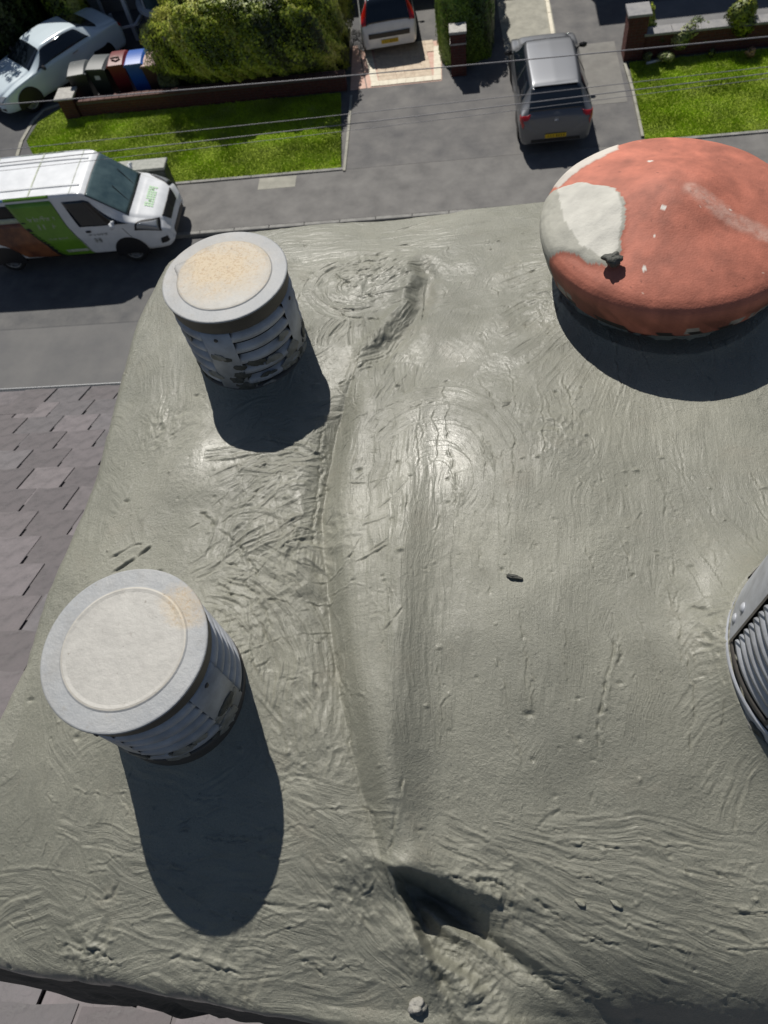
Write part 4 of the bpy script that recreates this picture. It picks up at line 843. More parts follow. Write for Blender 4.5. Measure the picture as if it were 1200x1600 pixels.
small_plant(1165, 22, .8, .42, 1.3, LM, 'bright lime yellow conifer at the right end of the raised bed', 1900, .035, 16)
small_plant(1140, 12, .9, .12, .9, [(.05,.06,.03),(.1,.1,.07)], 'thin dry stick plant beside the lime conifer', 120, .02, 17)
small_plant(1012, 86, .2, .12, .3, [(.05,.08,.02),(.2,.22,.1)], 'small weed against the foot of the right brick pier', 160, .025, 18, False, 'weed', 'weed')
small_plant(1042, 88, .2, .2, .35, [(.04,.08,.01),(.16,.2,.06),(.3,.3,.15)], 'pale weed tuft at the foot of the right brick wall', 320, .025, 19, False, 'weed', 'weed')
small_plant(1176, 74, .3, .14, .35, [(.3,.12,.08),(.1,.1,.04),(.4,.2,.15)], 'pinkish flowers at the foot of the right brick wall', 220, .025, 20, False, 'flower', 'flowers')
small_plant(1112, 80, .2, .1, .3, G1, 'thin green weed halfway along the foot of the right wall', 120, .025, 21, False, 'weed', 'weed')
# hooped terracotta planter and white trough
x, y = spot(1128, 48, .35); r_ = empty('planter', (x, y, 0), .1, 'terracotta bowl planter with a hoop rim on the raised bed', 'planter')
MB().lathe([(.12, 0), (.2, .22), (.235, .34), (.24, .38), (.2, .38), (.18, .3)], 32).build('bowl', M['terra'], r_, True)
MB().tube([(.235*math.cos(t), 0, .36+.2*math.sin(t)) for t in np.linspace(0, math.pi, 14)], .014, 8).build('hoop', M['terra'], r_, True)
x, y = spot(1192, 40, .4); MB().lathe([(.1, 0), (.16, .3), (.17, .33), (.13, .33)], 24).build('planter', M['pinklid']).location = (x, y, 0); tag(bpy.data.objects['planter.001'], 'pale pink planter right of the lime conifer', 'planter')
a, b = spot(1010, 101, .03), spot(1035, 94, .03); o = MB().tube([(a[0], a[1], .06), (b[0], b[1], .06)], .035, 8).build('white_pipe', M['upvc'], None, True); tag(o, 'short white plastic pipe lying on the grass by the right brick wall', 'pipe')

# ------------------------------------------------------------------ walls and piers
def wall(x0, x1, y0, y1, h, label, cop='brick', seg=.6, name='garden_wall', over=.03, cat='wall', capm=None, rz=0):
    root = empty(name, (x0, y0, 0), rz, label, cat); mb = MB(); mb.box(0, x1-x0, 0, y1-y0, -.05, h); mb.build('wall_core', M['joint'], root)
    mb = MB(); course_bricks(mb, 0, x1-x0, 0, y1-y0, 0, h); o = mb.build('brickwork', M['brick'], root); o['kind'] = 'stuff'
    n = max(1, round((x1-x0)/seg)); l = (x1-x0+2*over)/n; m_ = capm or M[cop]
    for i in range(n): MB().bbox(-over+i*l+.004, -over+(i+1)*l-.004, -over, y1-y0+over, h+.001, h+.062+random.uniform(-.002, .002), .008).build('coping_stone', m_, root)
    return root
wall(-11.35, -3.25, 21.10, 21.34, .42, 'long low red brick wall in front of the big hedge and the bins', 'brick', .225, over=.005, capm=mat('brick_coping', (.085,.04,.035), .85, col2=(.13,.07,.06), nscale=6, bump=.003))
wall(-11.85, -11.4, 21.05, 21.5, .62, 'low pier with a flat pale slab at the left end of the long brick wall', 'stonecap', .6, name='gate_pier', cat='pier', over=.07)
wall(-.22, .20, 21.25, 21.67, 1.15, 'brick gate pier with a rough pale cap in front of the narrow green hedge', 'stonecap', .6, name='gate_pier', cat='pier')
o = MB(); o.box(-.235, .215, 21.24, 21.69, .86, .9); b_ = o.build('stone_band', M['stonecap']); b_.parent = bpy.data.objects['gate_pier.001']; b_.location = (.22, -21.25, 0)
wall(4.52, 5.02, 21.15, 21.65, 1.15, 'brick pier with flat grey slab, left end of the right hand wall', 'coping', .7, name='gate_pier', cat='pier', over=.06)
wall(5.05, 14.5, 21.2, 21.42, .62, 'low dark brick wall with grey slab coping behind the right hand lawn', 'coping', .75, over=.08)

# ------------------------------------------------------------------ wheelie bins
def wheelie(x, y, rz, body, lid, label, hh=1.0, wd=.56, extra=None):
    root = empty('wheelie_bin', (x, y, 0), rz, label, 'wheelie bin', 'wheelie bins behind the low wall')
    w0, w1, d0, d1 = wd*.38, wd*.5, .26, .36
    v = [(-w0,-d0,.06),(w0,-d0,.06),(w0,d0,.06),(-w0,d0,.06),(-w1,-d1,hh-.06),(w1,-d1,hh-.06),(w1,d1,hh-.06),(-w1,d1,hh-.06)]
    MB().add(v, [(0,3,2,1),(4,5,6,7),(0,1,5,4),(1,2,6,5),(2,3,7,6),(3,0,4,7)]).build('bin_body', body, root)
    MB().bbox(-w1-.03, w1+.03, -d1-.03, d1+.03, hh-.09, hh-.05, .01).build('rim', body, root)
    vs_, fs_ = [], []; n = 8
    for i in range(n+1):
        t = i/n; z = hh - .045 + .075*math.sin(math.pi*(.15+.7*t)); yy = -d1-.04 + t*(2*d1+.06)
        vs_ += [(-w1-.025, yy, hh-.05), (-w1*.85, yy, z), (w1*.85, yy, z), (w1+.025, yy, hh-.05)]
    for i in range(n):
        for k in range(3): fs_.append((i*4+k, i*4+k+1, (i+1)*4+k+1, (i+1)*4+k))
    fs_ += [(3,2,1,0), (n*4, n*4+1, n*4+2, n*4+3)]; MB().add(vs_, fs_).build('lid', lid, root, False)
    MB().tube([(-w1*.8, d1+.07, hh-.06), (w1*.8, d1+.07, hh-.06)], .018, 8).build('handle', body, root)
    for s in (-1, 1): MB().tube([(s*w1*.8, d1-.02, .1), (s*w1*.95, d1-.02, .1)], .1, 14).build('wheel', M['tyre'], root)
    if extra: extra(root, w1, d1, hh)
    return root
def sticker(root, w1, d1, hh): MB().box(-.09, .07, -d1-.006, -d1-.002, hh-.34, hh-.22).build('sticker', M['upvc'], root)
wheelie(-11.28, 21.98, .12, M['bin_black'], M['bin_lid'], 'black wheelie bin, leftmost in the row behind the wall')
wheelie(-10.62, 22.08, -.1, M['bin_green'], M['bin_lid'], 'dark green wheelie bin with grey lid left of the maroon one', 1.05, .6, sticker)
wheelie(-10.02, 22.12, .05, M['bin_red'], M['bin_red'], 'maroon wheelie bin next to the blue one', 1.08, .5, lambda r, w1, d1, hh: MB().tube([(-w1*.5, -d1*.4, hh+.06), (0, -d1*.5, hh+.10), (w1*.5, -d1*.4, hh+.06)], .035, 8).build('bag', M['pinklid'], r, True))
wheelie(-9.47, 22.12, .03, M['bin_blue'], M['bin_blue'], 'bright blue wheelie bin', 1.06, .55)
wheelie(-8.98, 22.05, -.05, M['bin_brown'], M['pinklid'], 'brown wheelie bin with a faded pink lid half under the hedge', 1.0, .5)

# ------------------------------------------------------------------ street cabinet behind the van
xr, yr = spot(252, 262, 1.25)
xr, yr = spot(256, 262, 1.0); cb = empty('street_cabinet', (xr-.46, yr+.24, 0), 0, 'dark green street cabinet with a worn grey top behind the white van', 'street cabinet')
MB().box(-.85, .42, -.2, .16, .0, .94).build('cabinet_body', M['cab'], cb)
MB().bbox(-.89, .46, -.24, .20, .94, 1.0, .015).build('cabinet_roof', M['cabtop'], cb)
for xx in (-.84, -.2): MB().box(xx, xx+.6, -.212, -.201, .08, .88).build('door', M['cab'], cb)
for xx in (-.3, .3): MB().box(xx, xx+.03, -.225, -.213, .35, .46).build('door_handle', M['lamp'], cb)

# ------------------------------------------------------------------ vehicles
def catm(P, t):
    P = np.asarray(P, float); n = len(P)-1; t = np.clip(t, 0, n-1e-9); i = np.floor(t).astype(int); f = (t-i)[..., None]
    p1 = P[i]; p2 = P[i+1]; p0 = P[np.maximum(i-1, 0)]; p3 = P[np.minimum(i+2, n)]; k = .35
    m1 = k*(p2-p0); m2 = k*(p3-p1); return (2*f**3-3*f**2+1)*p1 + (f**3-2*f**2+f)*m1 + (-2*f**3+3*f**2)*p2 + (f**3-f**2)*m2
class Shell:
    """car body as a smooth sheet over stations along its length; u = station number, v = 0 sill .. 6 roof centre"""
    def __init__(s, st): s.st = np.array(st, float)
    def pt(s, u, v, side=1):
        q = catm(s.st, np.asarray(u, float)); x, zb, zs, zt, ws, wb, wt = [q[..., i] for i in range(7)]
        ring = np.stack([np.stack([wb-.05, zb], -1), np.stack([wb, zb+.1], -1), np.stack([ws, zb+(zs-zb)*.6], -1), np.stack([ws-.03, zs], -1), np.stack([wt+.01, zt-.055], -1), np.stack([wt*.84, zt-.012], -1), np.stack([wt*0, zt], -1)], -2)
        v = np.clip(np.asarray(v, float) + 0*x, 0, 5.9999); i = np.floor(v).astype(int); f = (v-i)[..., None]
        g = lambda k: np.take_along_axis(ring, np.clip(k, 0, 6)[..., None, None].repeat(2, -1), -2)[..., 0, :]
        p0, p1, p2, p3 = g(i-1), g(i), g(i+1), g(i+2); k = .28; m1 = k*(p2-p0); m2 = k*(p3-p1)
        yz = (2*f**3-3*f**2+1)*p1 + (f**3-2*f**2+f)*m1 + (-2*f**3+3*f**2)*p2 + (f**3-f**2)*m2
        return np.stack([x, yz[..., 0]*side, yz[..., 1]], -1)
    def body(s, name, m_, parent, nu=90, nv=36):
        n = len(s.st)-1; U = np.linspace(0, n, nu); V = np.concatenate([np.linspace(0, 6, nv)]); uu, vv = np.meshgrid(U, V, indexing='ij')
        L_ = s.pt(uu, vv, 1); Rr = s.pt(uu, vv, -1)[:, ::-1][:, 1:]; A = np.concatenate([L_, Rr], 1); k = A.shape[1]; vs_ = A.reshape(-1, 3); fs_ = []
        for i in range(nu-1):
            for j in range(k-1): fs_.append((i*k+j, i*k+j+1, (i+1)*k+j+1, (i+1)*k+j))
            fs_.append((i*k+k-1, i*k, (i+1)*k, (i+1)*k+k-1))
        fs_ += [tuple(range(k))[::-1], tuple((nu-1)*k+j for j in range(k))]; return mesh_obj(name, vs_, fs_, m_, parent, True)
    def patch(s, name, m_, parent, corners, side=1, off=.006, nu=10, nv=8, full=False, smooth=True):
        """corners: (u,v) x4, bilinear; full mirrors it across the centre line"""
        a, b, c, d = [np.array(q, float) for q in corners]; S_, T_ = np.meshgrid(np.linspace(0, 1, nu), np.linspace(0, 1, nv), indexing='ij'); S3, T3 = S_[..., None], T_[..., None]
        q = (a*(1-S3)+b*S3)*(1-T3) + (d*(1-S3)+c*S3)*T3; e = 1e-3
        def off_pts(sd):
            p = s.pt(q[..., 0], q[..., 1], sd); pu = s.pt(q[..., 0]+e, q[..., 1], sd)-s.pt(q[..., 0]-e, q[..., 1], sd); pv = s.pt(q[..., 0], np.minimum(q[..., 1]+e, 5.999), sd)-s.pt(q[..., 0], q[..., 1]-e, sd)
            nn = np.cross(pu, pv)*sd; l = np.linalg.norm(nn, axis=-1)[..., None]; nn = nn/np.where(l < 1e-12, 1, l); c_ = np.array([s.st[:, 0].mean(), 0, .6]); sg = np.sign(np.sum(nn*(p-c_), -1))[..., None]; return p + nn*sg*off
        sets = [off_pts(side)] if not full else [np.concatenate([off_pts(1), off_pts(-1)[:, ::-1][:, 1:]], 1)]
        vs_, fs_ = [], []
        for A in sets:
            n0 = len(vs_); r_, k = A.shape[:2]; vs_ += [tuple(p) for p in A.reshape(-1, 3)]
            for i in range(r_-1):
                for j in range(k-1): fs_.append((n0+i*k+j, n0+i*k+j+1, n0+(i+1)*k+j+1, n0+(i+1)*k+j))
        o = mesh_obj(name, vs_, fs_, m_, parent, smooth); sm_ = o.modifiers.new('depth', 'SOLIDIFY'); sm_.thickness = .006; sm_.offset = 0
        return o
def wheel(parent, x, y, r, sd, w_=.2, spokes=5):
    e = bpy.data.objects.new('wheel', None); C.objects.link(e); e.parent = parent; e.location = (x, y, r); e.rotation_euler = (0, math.pi/2*0, 0)
    def ring(prof, n=36): # prof (radius, offset outwards)
        vs_, fs_ = [], []
        for (rr_, o_) in prof:
            for k in range(n): t = 2*math.pi*k/n; vs_.append((rr_*math.cos(t), sd*o_, rr_*math.sin(t)))
        for i in range(len(prof)-1):
            for k in range(n): j = (k+1) % n; fs_.append((i*n+k, i*n+j, (i+1)*n+j, (i+1)*n+k))
        return vs_, fs_
    MB().add(*ring([(r*.6, -w_), (r*.95, -w_), (r, -w_*.8), (r, -.03), (r*.95, 0), (r*.68, .004), (r*.66, -.02)])).build('tyre', M['tyre'], e, True)
    mb = MB(); mb.add(*ring([(r*.67, -.004), (r*.63, -.008), (r*.6, -.06), (.02, -.06)]))
    for k in range(spokes):
        t = 2*math.pi*k/spokes; c_, s_ = math.cos(t), math.sin(t); p = lambda a, b, o_: (c_*a - s_*b, sd*o_, s_*a + c_*b)
        mb.add([p(.03, -.03, -.012), p(r*.64, -.022, -.01), p(r*.64, .022, -.01), p(.03, .03, -.012), p(.03, -.03, -.05), p(r*.64, -.022, -.04), p(r*.64, .022, -.04), p(.03, .03, -.05)], [(0,1,2,3),(4,7,6,5),(0,4,5,1),(2,6,7,3)])
    mb.add(*ring([(.055, -.005), (.001, -.003)], 16)); mb.build('rim', M['rim'], e)
    # dark arch behind the tyre
    return e
def arches(sh, parent, xs, wz, r, half_w):
    for x in xs:
        for sd in (1, -1):
            vs_, fs_ = [], []; n = 28; R1 = r*1.18
            for k in range(n+1): t = math.pi*(-.08 + 1.16*k/n); vs_ += [(x+R1*math.cos(t), sd*(half_w-.25), wz+R1*math.sin(t)), (x+R1*math.cos(t), sd*(half_w+.004), wz+R1*math.sin(t)), (x+R1*1.05*math.cos(t), sd*(half_w+.002), wz+R1*1.05*math.sin(t))]
            for k in range(n): fs_ += [(k*3, k*3+1, k*3+4, k*3+3), (k*3+1, k*3+2, k*3+5, k*3+4)]
            c_ = len(vs_); vs_.append((x, sd*(half_w+.003), wz-.05)); fs_ += [(k*3+1, k*3+4, c_) for k in range(n)]
            mesh_obj('wheel_arch', vs_, fs_, M['dark'], parent)
def plate(parent, x, z, sgn, tilt=.15, y=0, w_=.52):
    p = MB(); p.box(-.006, .006, -w_/2, w_/2, -.056, .056); o = p.build('number_plate', M['yellow'], parent); o.location = (x, y, z); o.rotation_euler = (0, tilt*sgn, 0)
    mb = MB(); rs = random.Random(int(abs(x*100))+int(z*100)); t = -w_/2+.04
    for i in range(7):
        ww = .045; xx = -sgn*-1*.0075
        xx = sgn*.0075
        for k in range(3):
            if rs.random() < .75: yy = t + rs.uniform(0, .02); mb.box(min(xx, xx*.8), max(xx, xx*.8), yy, yy+.012, -.036, .036)
        t += .06 + (.02 if i == 3 else 0)
    i = mb.build('lettering', M['ink'], o)
def mirror(parent, x, y, z, sd, m_, s=1.0):
    vs_, fs_ = [], []; n = 10
    o = lump('wing_mirror', (x, y + sd*.11, z), .085*s, m_, None, None, parent, (.55, 1.15, .75), 2, 0, 8)
    MB().tube([(x+.02, y - sd*.03, z-.05), (x, y+sd*.06, z-.03)], .018, 6).build('mirror_arm', M['dark'], o.parent)

# grey hatchback, seen from behind, nose away from the street
GC = empty('parked_car', (2.34, 17.42, 0), R_(90)+.02, 'grey five door hatchback parked nose in on the tarmac drive', 'car')
st = [(.0,.36,.62,.66,.60,.58,.40),(.03,.30,.74,.78,.78,.75,.56),(.09,.27,.88,.93,.85,.82,.68),(.17,.25,.96,1.03,.885,.85,.69),(.30,.24,.985,1.16,.895,.86,.655),(.66,.24,.985,1.42,.90,.87,.585),(.95,.24,.975,1.465,.90,.87,.585),(1.7,.24,.955,1.485,.90,.87,.60),(2.3,.24,.94,1.475,.90,.87,.595),(2.62,.24,.935,1.43,.90,.87,.58),(3.25,.24,.925,1.03,.89,.86,.66),(3.75,.25,.86,.93,.87,.84,.66),(4.02,.28,.74,.80,.82,.79,.60),(4.16,.32,.62,.67,.72,.70,.48),(4.22,.38,.52,.56,.58,.56,.34)]
sh = Shell(st); sh.body('body', M['grey_car'], GC)
sh.patch('rear_window', M['glass'], GC, ((3.25,4.2),(4.85,4.2),(4.95,6),(3.2,6)), full=True)
sh.patch('windscreen', M['glass'], GC, ((9.05,4.15),(9.93,4.15),(9.97,6),(9.02,6)), full=True)
for sd in (1, -1):
    sh.patch('side_window', M['glass'], GC, ((4.7,3.2),(6.85,3.15),(6.85,3.9),(5.35,3.9)), sd, nu=14)
    sh.patch('side_window', M['glass'], GC, ((6.95,3.15),(9.75,3.2),(9.0,3.9),(6.95,3.9)), sd, nu=14)
    sh.patch('tail_light', M['red_lamp'], GC, ((1.35,2.55),(3.3,2.55),(3.5,3.05),(1.4,3.1)), sd, off=.012)
    sh.patch('tail_light', M['red_lamp'], GC, ((1.9,3.1),(2.9,3.1),(2.9,4.8),(2.3,4.6)), sd, off=.010)
    sh.patch('headlight', M['lamp'], GC, ((11.2,3.05),(12.6,2.9),(12.7,3.9),(11.4,4.2)), sd, off=.01)
    sh.patch('door_handle', M['grey_car'], GC, ((6.55,2.62),(6.85,2.62),(6.85,2.72),(6.55,2.72)), sd, off=.02, nu=4, nv=3)
    sh.patch('door_handle', M['grey_car'], GC, ((5.35,2.62),(5.6,2.62),(5.6,2.72),(5.35,2.72)), sd, off=.02, nu=4, nv=3)
    mirror(GC, 2.95, sd*.86, 1.0, sd, M['dark'], 1.05)
    for x in (.85, 3.42): wheel(GC, x, sd*.875, .315, sd)
arches(sh, GC, (.85, 3.42), .315, .32, .895)
MB().box(-.015, .12, -.60, .60, .36, .42).build('bumper_insert', M['dark'], GC)
MB().tube([(.02, 0, .86), (.06, 0, .90)], .0, 4)
b_ = MB().tube([(.03, 0, .84), (.055, 0, .86)], .055, 20).build('badge', M['rim'], GC)
MB().box(.60, .74, -.52, .52, 1.405, 1.425).build('spoiler', M['grey_car'], GC)
plate(GC, -.012, .50, -1)

# white hatchback on the block drive
WC = empty('parked_car', (-1.99, 22.66, 0), R_(90)+.11, 'small white hatchback with tall red tail lights on the beige block drive', 'car')
st = [(.0,.32,.56,.60,.62,.60,.46),(.03,.27,.72,.78,.74,.72,.62),(.08,.25,.86,.92,.79,.77,.64),(.16,.24,.95,1.05,.81,.79,.62),(.36,.24,.97,1.36,.815,.79,.56),(.60,.24,.96,1.45,.815,.79,.56),(1.4,.24,.94,1.47,.815,.79,.57),(1.95,.24,.93,1.44,.815,.79,.56),(2.6,.24,.92,1.05,.81,.78,.62),(3.05,.25,.84,.92,.79,.76,.6),(3.3,.3,.68,.74,.7,.68,.5),(3.42,.36,.5,.55,.56,.54,.34)]
sh = Shell(st); sh.body('body', M['white'], WC)
sh.patch('rear_window', M['glass'], WC, ((2.1,4.15),(4.6,4.2),(4.6,6),(2.1,6)), full=True)
sh.patch('windscreen', M['glass'], WC, ((7.1,4.15),(7.93,4.15),(7.95,6),(7.05,6)), full=True)
for sd in (1, -1):
    sh.patch('side_window', M['glass'], WC, ((4.3,3.2),(7.8,3.2),(7.0,3.9),(4.6,3.9)), sd, nu=14)
    sh.patch('tail_light', M['red_lamp'], WC, ((2.1,3.0),(4.0,3.25),(4.5,4.1),(2.2,4.1)), sd, off=.010)
    sh.patch('headlight', M['lamp'], WC, ((8.7,3.0),(9.7,3.0),(9.7,4.0),(8.8,4.1)), sd, off=.01)
    mirror(WC, 2.35, sd*.78, 1.0, sd, M['dark'], .9)
    for x in (.62, 2.92): wheel(WC, x, sd*.795, .28, sd, .17)
arches(sh, WC, (.62, 2.92), .28, .28, .812)
MB().box(-.022, .05, -.6, .6, .56, .68).build('bumper_insert', M['dark'], WC)
plate(WC, -.016, .44, -1, w_=.5)

# ice white coupe on the left drive
front = Vector(spot(56, 175, 0)); rear_ = Vector(spot(171, 104, 0)); dr = (front-rear_).normalized(); ang = math.atan2(dr.y, dr.x)
fw_off = .82; left_n = Vector((-dr.y, dr.x)); sgn_ = 1
cen = rear_ + (Vector((dr.y, -dr.x)))*.0
BC = empty('parked_car', (0, 0, 0), ang, 'ice white two door coupe parked at an angle on the left drive', 'car')
# the side seen is the car's left; rear wheel centre at x = .95 from the tail
org = rear_ - dr*.98 + Vector((dr.y, -dr.x))*.86*1
BC.location = (org.x, org.y, 0)
st = [(.0,.36,.66,.72,.66,.64,.5),(.05,.3,.84,.92,.8,.78,.62),(.16,.26,.96,1.03,.87,.85,.70),(.50,.24,.985,1.06,.90,.88,.70),(.80,.22,.98,1.12,.91,.89,.66),(1.35,.22,.955,1.33,.91,.89,.57),(1.9,.22,.93,1.385,.91,.89,.56),(2.5,.22,.92,1.36,.91,.89,.56),(2.75,.22,.915,1.31,.91,.89,.56),(3.40,.22,.90,1.0,.91,.88,.68),(4.0,.23,.83,.91,.89,.87,.68),(4.35,.25,.74,.81,.85,.83,.64),(4.55,.28,.62,.68,.76,.74,.5),(4.64,.33,.48,.53,.6,.58,.36)]
sh = Shell(st); sh.body('body', M['blue_white'], BC)
sh.patch('rear_window', M['glass'], BC, ((3.9,4.2),(5.0,4.2),(5.05,6),(3.75,6)), full=True)
sh.patch('windscreen', M['glass'], BC, ((8.05,4.15),(8.92,4.15),(8.96,6),(8.02,6)), full=True)
for sd in (1, -1):
    sh.patch('side_window', M['glass'], BC, ((4.7,3.25),(8.7,3.2),(8.0,3.95),(5.3,3.95)), sd, nu=18)
    sh.patch('tail_light', M['red_lamp'], BC, ((.6,2.6),(1.9,2.6),(1.9,3.2),(.7,3.2)), sd, off=.010)
    sh.patch('headlight', M['lamp'], BC, ((11.2,3.1),(12.4,2.85),(12.5,4.4),(11.5,4.3)), sd, off=.008)
    sh.patch('air_intake', M['dark'], BC, ((12.1,.6),(12.8,.6),(12.8,1.6),(12.2,1.6)), sd, off=.008)
    sh.patch('door_handle', M['rim'], BC, ((5.7,2.72),(6.1,2.72),(6.1,2.82),(5.7,2.82)), sd, off=.02, nu=4, nv=3)
    mirror(BC, 3.0, sd*.87, .98, sd, M['dark'], 1.0)
    for x in (.98, 3.80): wheel(BC, x, sd*.885, .335, sd, .22, 7)
arches(sh, BC, (.98, 3.80), .335, .33, .905)
sh.patch('grille', M['dark'], BC, ((12.45,4.6),(12.95,4.6),(12.95,6),(12.5,6)), full=True, off=.008)
MB().box(4.58, 4.66, -.5, .5, .3, .42).build('lower_grille', M['dark'], BC)
for sd in (.33, -.33): MB().box(3.5, 3.78, sd-.05, sd+.05, .965, .985).build('bonnet_vent', M['blue_white'], BC)

# white panel van
VX, VY = -12.42, 15.50
VN = empty('parked_van', (VX, VY, 0), R_(.4), 'white panel van with a lime green side panel, parked at the kerb', 'van')
st = [(.0,.42,1.05,1.80,.86,.84,.76),(.04,.36,1.10,1.90,.95,.93,.80),(.2,.32,1.15,1.95,.975,.955,.84),(1.4,.30,1.15,1.965,.985,.965,.85),(2.8,.30,1.15,1.97,.985,.965,.85),(3.42,.30,1.14,1.955,.985,.965,.84),(3.62,.30,1.13,1.88,.985,.965,.80),(4.42,.30,1.12,1.26,.98,.96,.78),(4.62,.30,1.06,1.17,.97,.95,.76),(4.95,.30,.93,1.05,.93,.92,.70),(5.12,.30,.80,.92,.86,.86,.60),(5.22,.34,.66,.72,.72,.74,.44),(5.25,.40,.55,.58,.6,.6,.36)]
sh = Shell(st); sh.body('body', M['white'], VN, 120, 44)
sh.patch('windscreen', M['screen'], VN, ((6.02,4.22),(6.93,4.22),(7.0,6),(5.98,6)), full=True, nv=12)
sh.patch('windscreen_surround', M['dark'], VN, ((5.97,4.12),(6.98,4.1),(7.06,6),(5.93,6)), full=True, nv=12, off=.003)
def xz(xx, zz, sd=-1):
    """side position: metres from the tail and height -> (u, v)"""
    u = float(np.interp(xx, sh.st[:, 0], np.arange(len(sh.st)))); vv = np.linspace(.2, 4.6, 300); p = sh.pt(np.full(300, u), vv, 1); return (u, float(np.interp(zz, p[:, 2], vv)))
for sd in (-1, 1):
    sh.patch('side_window', M['glass'], VN, (xz(3.12,1.14), xz(4.38,1.12), xz(3.66,1.72), xz(2.98,1.80)), sd, nu=16, nv=10)
    sh.patch('green_panel', M['lime'], VN, (xz(2.42,.34), xz(3.16,.34), xz(2.72,1.86), xz(1.66,1.86)), sd, nu=12, nv=18, off=.005)
    sh.patch('green_panel_top', M['lime'], VN, ((xz(1.66,1.86)[0],4.0),(xz(2.72,1.86)[0],4.0),(xz(2.72,1.86)[0],4.55),(xz(1.66,1.86)[0],4.55)), sd, nu=12, nv=6, off=.005)
    sh.patch('photo_print', M['photo_print'], VN, (xz(1.45,.40), xz(2.38,.34), xz(1.86,1.38), xz(.42,1.38)), sd, nu=12, nv=14, off=.004)
    sh.patch('print_border', M['dark'], VN, (xz(2.26,.36), xz(2.41,.34), xz(1.90,1.38), xz(1.80,1.38)), sd, nu=6, nv=14, off=.005)
    sh.patch('print_band', M['print_pale'], VN, (xz(.2,1.39), xz(1.84,1.39), xz(1.80,1.50), xz(.2,1.50)), sd, nu=12, nv=4, off=.004)
    sh.patch('dark_panel', M['dark'], VN, (xz(.2,1.51), xz(1.78,1.51), xz(1.66,1.82), xz(.2,1.82)), sd, nu=12, nv=6, off=.004)
    sh.patch('blue_band', M['blue_vinyl'], VN, ((1.6*.2,4.0),(xz(1.64,1.8)[0],4.0),(xz(1.64,1.8)[0],4.4),(1.6*.2,4.4)), sd, nu=12, nv=4, off=.004)
    sh.patch('rubbing_strip', M['print_pale'], VN, (xz(2.48,.46), xz(3.06,.46), xz(3.04,.54), xz(2.44,.54)), sd, nu=6, nv=4, off=.012)
    sh.patch('sill', M['dark'], VN, (xz(1.3,.3), xz(4.0,.3), xz(4.0,.36), xz(1.3,.36)), sd, nu=12, nv=3, off=.012)
    sh.patch('headlight', M['lamp'], VN, (xz(4.52,.96), xz(5.04,.80), xz(5.0,.96), xz(4.62,1.08)), sd, nu=8, off=.012)
    sh.patch('headlight_surround', M['dark'], VN, (xz(4.46,.93), xz(5.08,.77), xz(5.04,.99), xz(4.56,1.10)), sd, nu=8, off=.008)
    sh.patch('fog_light', M['dark'], VN, (xz(4.98,.46), xz(5.16,.46), xz(5.15,.60), xz(5.0,.60)), sd, nu=5, off=.012)
    sh.patch('tail_light', M['red_lamp'], VN, ((.3,1.9),(1.3,1.9),(1.3,3.2),(.4,3.2)), sd, off=.01)
    sh.patch('door_handle', M['dark'], VN, (xz(3.22,.98), xz(3.38,.98), xz(3.38,1.03), xz(3.22,1.03)), sd, nu=4, nv=3, off=.02)
    mirror(VN, 4.06, sd*1.0, 1.22, sd, M['white'], 1.3)
    for x in (.92, 4.20): wheel(VN, x, sd*.965, .335, sd, .22, 6)
    # panel gaps
    for (x0, x1, z0, z1) in ((2.74,3.18,1.9,.34),(4.16,4.34,1.1,.62)):
        sh.patch('door_gap', M['print_grey'], VN, (xz(x1,z1), xz(x1+.012,z1), xz(x0+.012,z0-.08), xz(x0,z0-.08)), sd, nu=2, nv=16, off=.004)
arches(sh, VN, (.92, 4.20), .335, .345, .982)
# broken rows of pale lettering, too small and blurred in the photo to read
def letter_row(x0, x1, z, hgt, m_, seed, part='lettering', sd=-1, dense=.8):
    rs = random.Random(seed); t = x0; mb_v, mb_f = [], []
    while t < x1:
        w_ = rs.uniform(.03, .06)*hgt/.12
        if rs.random() < dense:
            for q in range(rs.choice((1, 2))):
                a = t + q*w_*.6; z0 = z + (0 if rs.random() < .7 else hgt*.4); z1 = z + hgt*(1 if rs.random() < .6 else .65); c4 = [xz(a, z0), xz(a+w_*.3, z0), xz(a+w_*.3, z1), xz(a, z1)]
                n0 = len(mb_v); mb_v += [tuple(sh.pt(u, v, sd) + np.array([0, sd*.011, 0])) for u, v in c4]; mb_f.append((n0, n0+1, n0+2, n0+3))
            c4 = [xz(t, z+hgt*.42), xz(t+w_*.8, z+hgt*.42), xz(t+w_*.8, z+hgt*.58), xz(t, z+hgt*.58)]; n0 = len(mb_v); mb_v += [tuple(sh.pt(u, v, sd) + np.array([0, sd*.011, 0])) for u, v in c4]; mb_f.append((n0, n0+1, n0+2, n0+3))
        t += w_*1.25
    return mesh_obj(part, mb_v, mb_f, m_, VN)
letter_row(1.98, 2.62, 1.38, .13, M['print_pale'], 3); letter_row(2.12, 2.62, 1.16, .14, M['print_pale'], 4); letter_row(2.2, 2.7, .86, .06, M['print_pale'], 5, dense=.9)
letter_row(3.22, 3.86, .88, .06, M['print_grey'], 6); letter_row(3.36, 3.56, .68, .14, M['print_grey'], 7)
